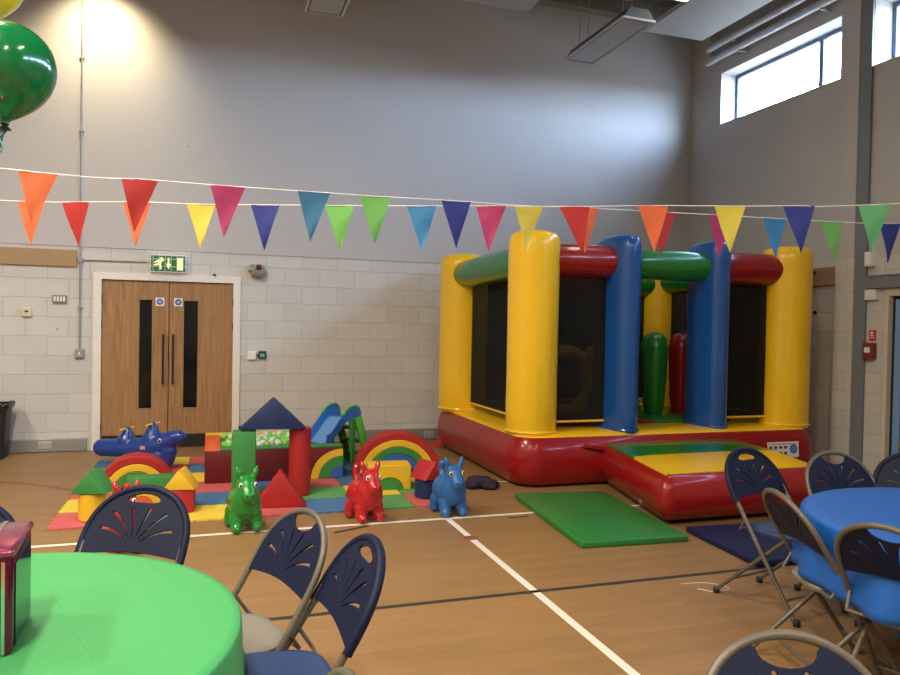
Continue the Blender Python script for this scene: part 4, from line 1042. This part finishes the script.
def bunting(label, pts, cols, ends, tips):
    o0 = Vector(pts[0]); t = thing('bunting', label, 'bunting', o0)
    line = [Vector(ends[0])] + [Vector(p) for p in pts] + [Vector(ends[1])]
    obj('cord', tube([p - o0 for p in crom(line, 4)], .0032, 6), CORD, t)
    for i, (p, c) in enumerate(zip(pts, cols)):
        p = Vector(p); a = line[i]; b = line[i + 2]; d = (b - a); d.normalize(); nrm = Vector((d.y, -d.x, 0)).normalized()
        w, h = .2, .31; n = 8; tx = tips[i] if i < len(tips) else 0
        bm = bmesh.new(); rows_ = []
        for j in range(n + 1):
            v = j / n; hw_ = w / 2 * (1 - v) + .001; row = []
            for k in range(5):
                u = -1 + k / 2
                q = p + d * (u * hw_ + tx * v) + Vector((0, 0, -h * v)) + nrm * (.012 * math.sin(3.1 * v + i * 1.7) * v + .004 * math.sin(6 * v + u * 2 + i))
                row.append(bm.verts.new(q - o0))
            rows_.append(row)
        for j in range(n):
            for k in range(4): bm.faces.new((rows_[j][k], rows_[j][k + 1], rows_[j + 1][k + 1], rows_[j + 1][k]))
        r = bmesh.ops.extrude_face_region(bm, geom=list(bm.faces)); vs = [v for v in r['geom'] if isinstance(v, bmesh.types.BMVert)]
        bmesh.ops.translate(bm, verts=vs, vec=nrm * .0012)
        f = obj('pennant', bm, pen_mat(c), t, 60); tag(f, ('light blue' if c == 'sky' else c) + ' pennant')
bunting('bunting string whose leftmost orange pennant hangs highest in the picture',
        [(-.93, 4.674, 2.388), (-.397, 4.653, 2.388), (.095, 4.634, 2.383), (.608, 4.615, 2.382), (.992, 4.6, 2.381), (1.53, 4.579, 2.386), (2.045, 4.559, 2.384), (2.469, 4.543, 2.398), (3.083, 4.52, 2.406), (3.549, 4.502, 2.412), (4.03, 4.484, 2.416), (4.545, 4.464, 2.423), (5.117, 4.442, 2.439)],
        ['orange', 'red', 'magenta', 'teal', 'green', 'navy', 'yellow', 'orange', 'red', 'magenta', 'sky', 'lime', 'navy'], [(-3.2, 4.75, 2.50), (6.95, 4.36, 2.55)],
        [-.03, -.03, -.02, -.02, .005, .01, -.01, -.005, -.02, .01, .01, .04, 0])
bunting('bunting string that sits lower at the left and ends with a mint pennant',
        [(-1.207, 5.842, 2.384), (-.905, 5.717, 2.383), (-.491, 5.546, 2.386), (-.067, 5.371, 2.373), (.355, 5.196, 2.371), (.832, 4.999, 2.371), (1.353, 4.784, 2.371), (1.787, 4.604, 2.374), (2.301, 4.392, 2.374), (2.776, 4.196, 2.384), (3.235, 4.006, 2.384), (3.64, 3.839, 2.389), (4.078, 3.658, 2.399)],
        ['orange', 'red', 'orange', 'yellow', 'navy', 'lime', 'sky', 'magenta', 'red', 'orange', 'yellow', 'navy', 'mint'], [(-2.6, 6.4, 2.43), (6.95, 2.45, 2.55)],
        [.005, .02, -.01, .005, -.005, .01, .01, -.01, .06, .02, .005, .02, -.005])

# ------------------------------------------------------------------ loose bits
bi = thing('waste_bin', 'black plastic bin with a liner at the left edge by the wall', 'bin', (-2.31, 9.25, 0))
bm = loft(bmesh.new(), [rrect(0, 0, .17, .13, .04, 5, 0), rrect(0, 0, .205, .16, .05, 5, .55), rrect(0, 0, .222, .175, .05, 5, .555), rrect(0, 0, .222, .175, .05, 5, .585), rrect(0, 0, .19, .145, .05, 5, .585), rrect(0, 0, .18, .14, .05, 5, .3)]); obj('bin_body', bm, BLK, bi)
bm = tube([(x, y, .592 + .012 * math.sin(k * 1.9)) for k, (x, y, z) in enumerate(rrect(0, 0, .215, .168, .05, 5))], .022, 8, cyc=True); obj('bin_liner', bm, mat('black_liner', (.01, .01, .011), .3, bump=.6, bscale=40), bi)
def ribbon_flat(name, pts, w, m, label, cat):
    P = [Vector(p) for p in pts]; bm = bmesh.new(); rings = []
    for i, p in enumerate(P):
        d_ = (P[min(i + 1, len(P) - 1)] - P[max(i - 1, 0)]).normalized(); s = Vector((-d_.y, d_.x, 0)) * w / 2
        rings.append([p + s, p - s, p - s + Vector((0, 0, .002)), p + s + Vector((0, 0, .002))])
    loft(bm, rings); return tag(obj(name, bm, m, sm=False), label, cat)
ribbon_flat('floor_tape', [(.905, 5.425, .0015), (1.05, 5.49, .0015), (1.19, 5.55, .0015)], .03, LB, 'short strip of black tape on the floor by the red donkey hopper', 'tape')
ribbon_flat('floor_tape', [(2.34, 5.50, .0015), (2.52, 5.50, .0015)], .02, LB, 'short strip of black tape on the floor beside the green crash mat', 'tape')
pts = crom([(2.78, 3.80, .003), (2.95, 3.77, .003), (3.02, 3.66, .003), (2.90, 3.63, .003), (2.82, 3.70, .003)], 6)
tag(obj('loose_string', tube(pts, .0016, 6), CORD), 'thin white string lying on the floor by the navy crash mat', 'string')

# ------------------------------------------------------------------ light
W = bpy.data.worlds.new('world'); S.world = W; W.use_nodes = True
nt = W.node_tree; bg = nt.nodes['Background']
# overcast sky: bright above the horizon, dark ground below it
_tc = nt.nodes.new('ShaderNodeTexCoord'); _sp = nt.nodes.new('ShaderNodeSeparateXYZ'); nt.links.new(_tc.outputs['Generated'], _sp.inputs[0])
_cr = nt.nodes.new('ShaderNodeValToRGB'); _cr.color_ramp.elements[0].position = .49; _cr.color_ramp.elements[0].color = (.10, .105, .11, 1)
_cr.color_ramp.elements[1].position = .515; _cr.color_ramp.elements[1].color = (.62, .78, 1.0, 1)
_e = _cr.color_ramp.elements.new(.62); _e.color = (.50, .66, .92, 1)
_e = _cr.color_ramp.elements.new(.80); _e.color = (.14, .20, .31, 1)
_mr = nt.nodes.new('ShaderNodeMapRange'); _mr.inputs[1].default_value = -1; _mr.inputs[2].default_value = 1; nt.links.new(_sp.outputs[2], _mr.inputs[0])
nt.links.new(_mr.outputs[0], _cr.inputs[0]); nt.links.new(_cr.outputs[0], bg.inputs['Color']); bg.inputs['Strength'].default_value = 42.0
def area(name, loc, rot, sx, sy, p, col, portal=False, spread=PI):
    l = bpy.data.lights.new(name, 'AREA'); l.shape = 'RECTANGLE'; l.size = sx; l.size_y = sy; l.energy = p; l.color = col; l.spread = spread
    if portal: l.cycles.is_portal = True
    o = bpy.data.objects.new(name, l); COL.objects.link(o); o.location = loc; o.rotation_euler = rot; return o
for (y0, y1) in wins:   # portals: help the renderer find the sky through each window
    area('sky_portal', (XR + T + .02, (y0 + y1) / 2, (WZ0 + WZ1) / 2), (0, PI / 2, 0), WZ1 - WZ0, y1 - y0, 1, (1, 1, 1), True)
# the hall's ceiling strip lights behind and above the camera
n_ = 0
for (x, y, p) in ((-1.2, 4.2, 66), (-1.2, .2, 78), (3.0, -.6, 22), (-4.5, 3.5, 85), (-4.5, -1.0, 60), (1.0, -3.5, 60)):
    n_ += 1
    t = thing('hall_light', 'ceiling strip light out of view above the camera', 'ceiling light', (x, y, 5.75), 0, 'hall ceiling lights')
    obj('lamp_body', box(-.16, .16, -.75, .75, .0, .08, .01), WPL, t, sm=False)
    obj('lamp_tube', box(-.13, .13, -.72, .72, -.02, .0, .006), mat('lamp_glow', (1, .95, .85), .4), t, sm=False)
    for yy in (-.4, .4): obj('drop_rod', tube([(0, yy, .08), (0, yy, ZC - .0595 - 5.75)], .006, 8), GAL, t)
    a = area('hall_lamp', (x, y, 5.72), (0, 0, 0), .26, 1.44, p * 2.25, (1, .87, .70), False, math.radians(162))
l = bpy.data.lights.new('flood', 'SPOT'); l.energy = 140; l.color = (1, .82, .50); l.spot_size = math.radians(110); l.spot_blend = 1.0; l.shadow_soft_size = .08
o = bpy.data.objects.new('flood', l); COL.objects.link(o); o.location = (-1.25, YB - .62, 5.44)
o.rotation_euler = (math.radians(36), 0, 0)
area('strip_light', (4.97, 6.37, 5.26), (0, 0, 0), .2, 1.5, 4, (1, .93, .78), False, math.radians(130))

# ------------------------------------------------------------------ camera
cam = bpy.data.cameras.new('camera'); co = bpy.data.objects.new('camera', cam); COL.objects.link(co)
th, ph_, ro = math.radians(18.20606185), math.radians(.98820915), math.radians(1.07114053)
f_ = Vector((math.sin(th) * math.cos(ph_), math.cos(th) * math.cos(ph_), -math.sin(ph_))); r_ = Vector((math.cos(th), -math.sin(th), 0)); u_ = r_.cross(f_)
r2 = r_ * math.cos(ro) + u_ * math.sin(ro); u2 = -r_ * math.sin(ro) + u_ * math.cos(ro)
M = Matrix.Identity(4)
for i in range(3): M[i][0] = r2[i]; M[i][1] = u2[i]; M[i][2] = -f_[i]
M[2][3] = 1.57
co.matrix_world = M
cam.sensor_width = 36; cam.lens = 731.49 * 36 / 900; cam.clip_start = .05; cam.clip_end = 100
S.camera = co
S.view_settings.view_transform = 'Standard'; S.view_settings.look = 'None'; S.view_settings.gamma = 1; S.view_settings.use_curve_mapping = False
S.view_settings.exposure = 0.5
S.cycles.use_denoising = True
S.cycles.max_bounces = 10; S.cycles.diffuse_bounces = 5; S.cycles.transparent_max_bounces = 12
S.cycles.sample_clamp_indirect = 6
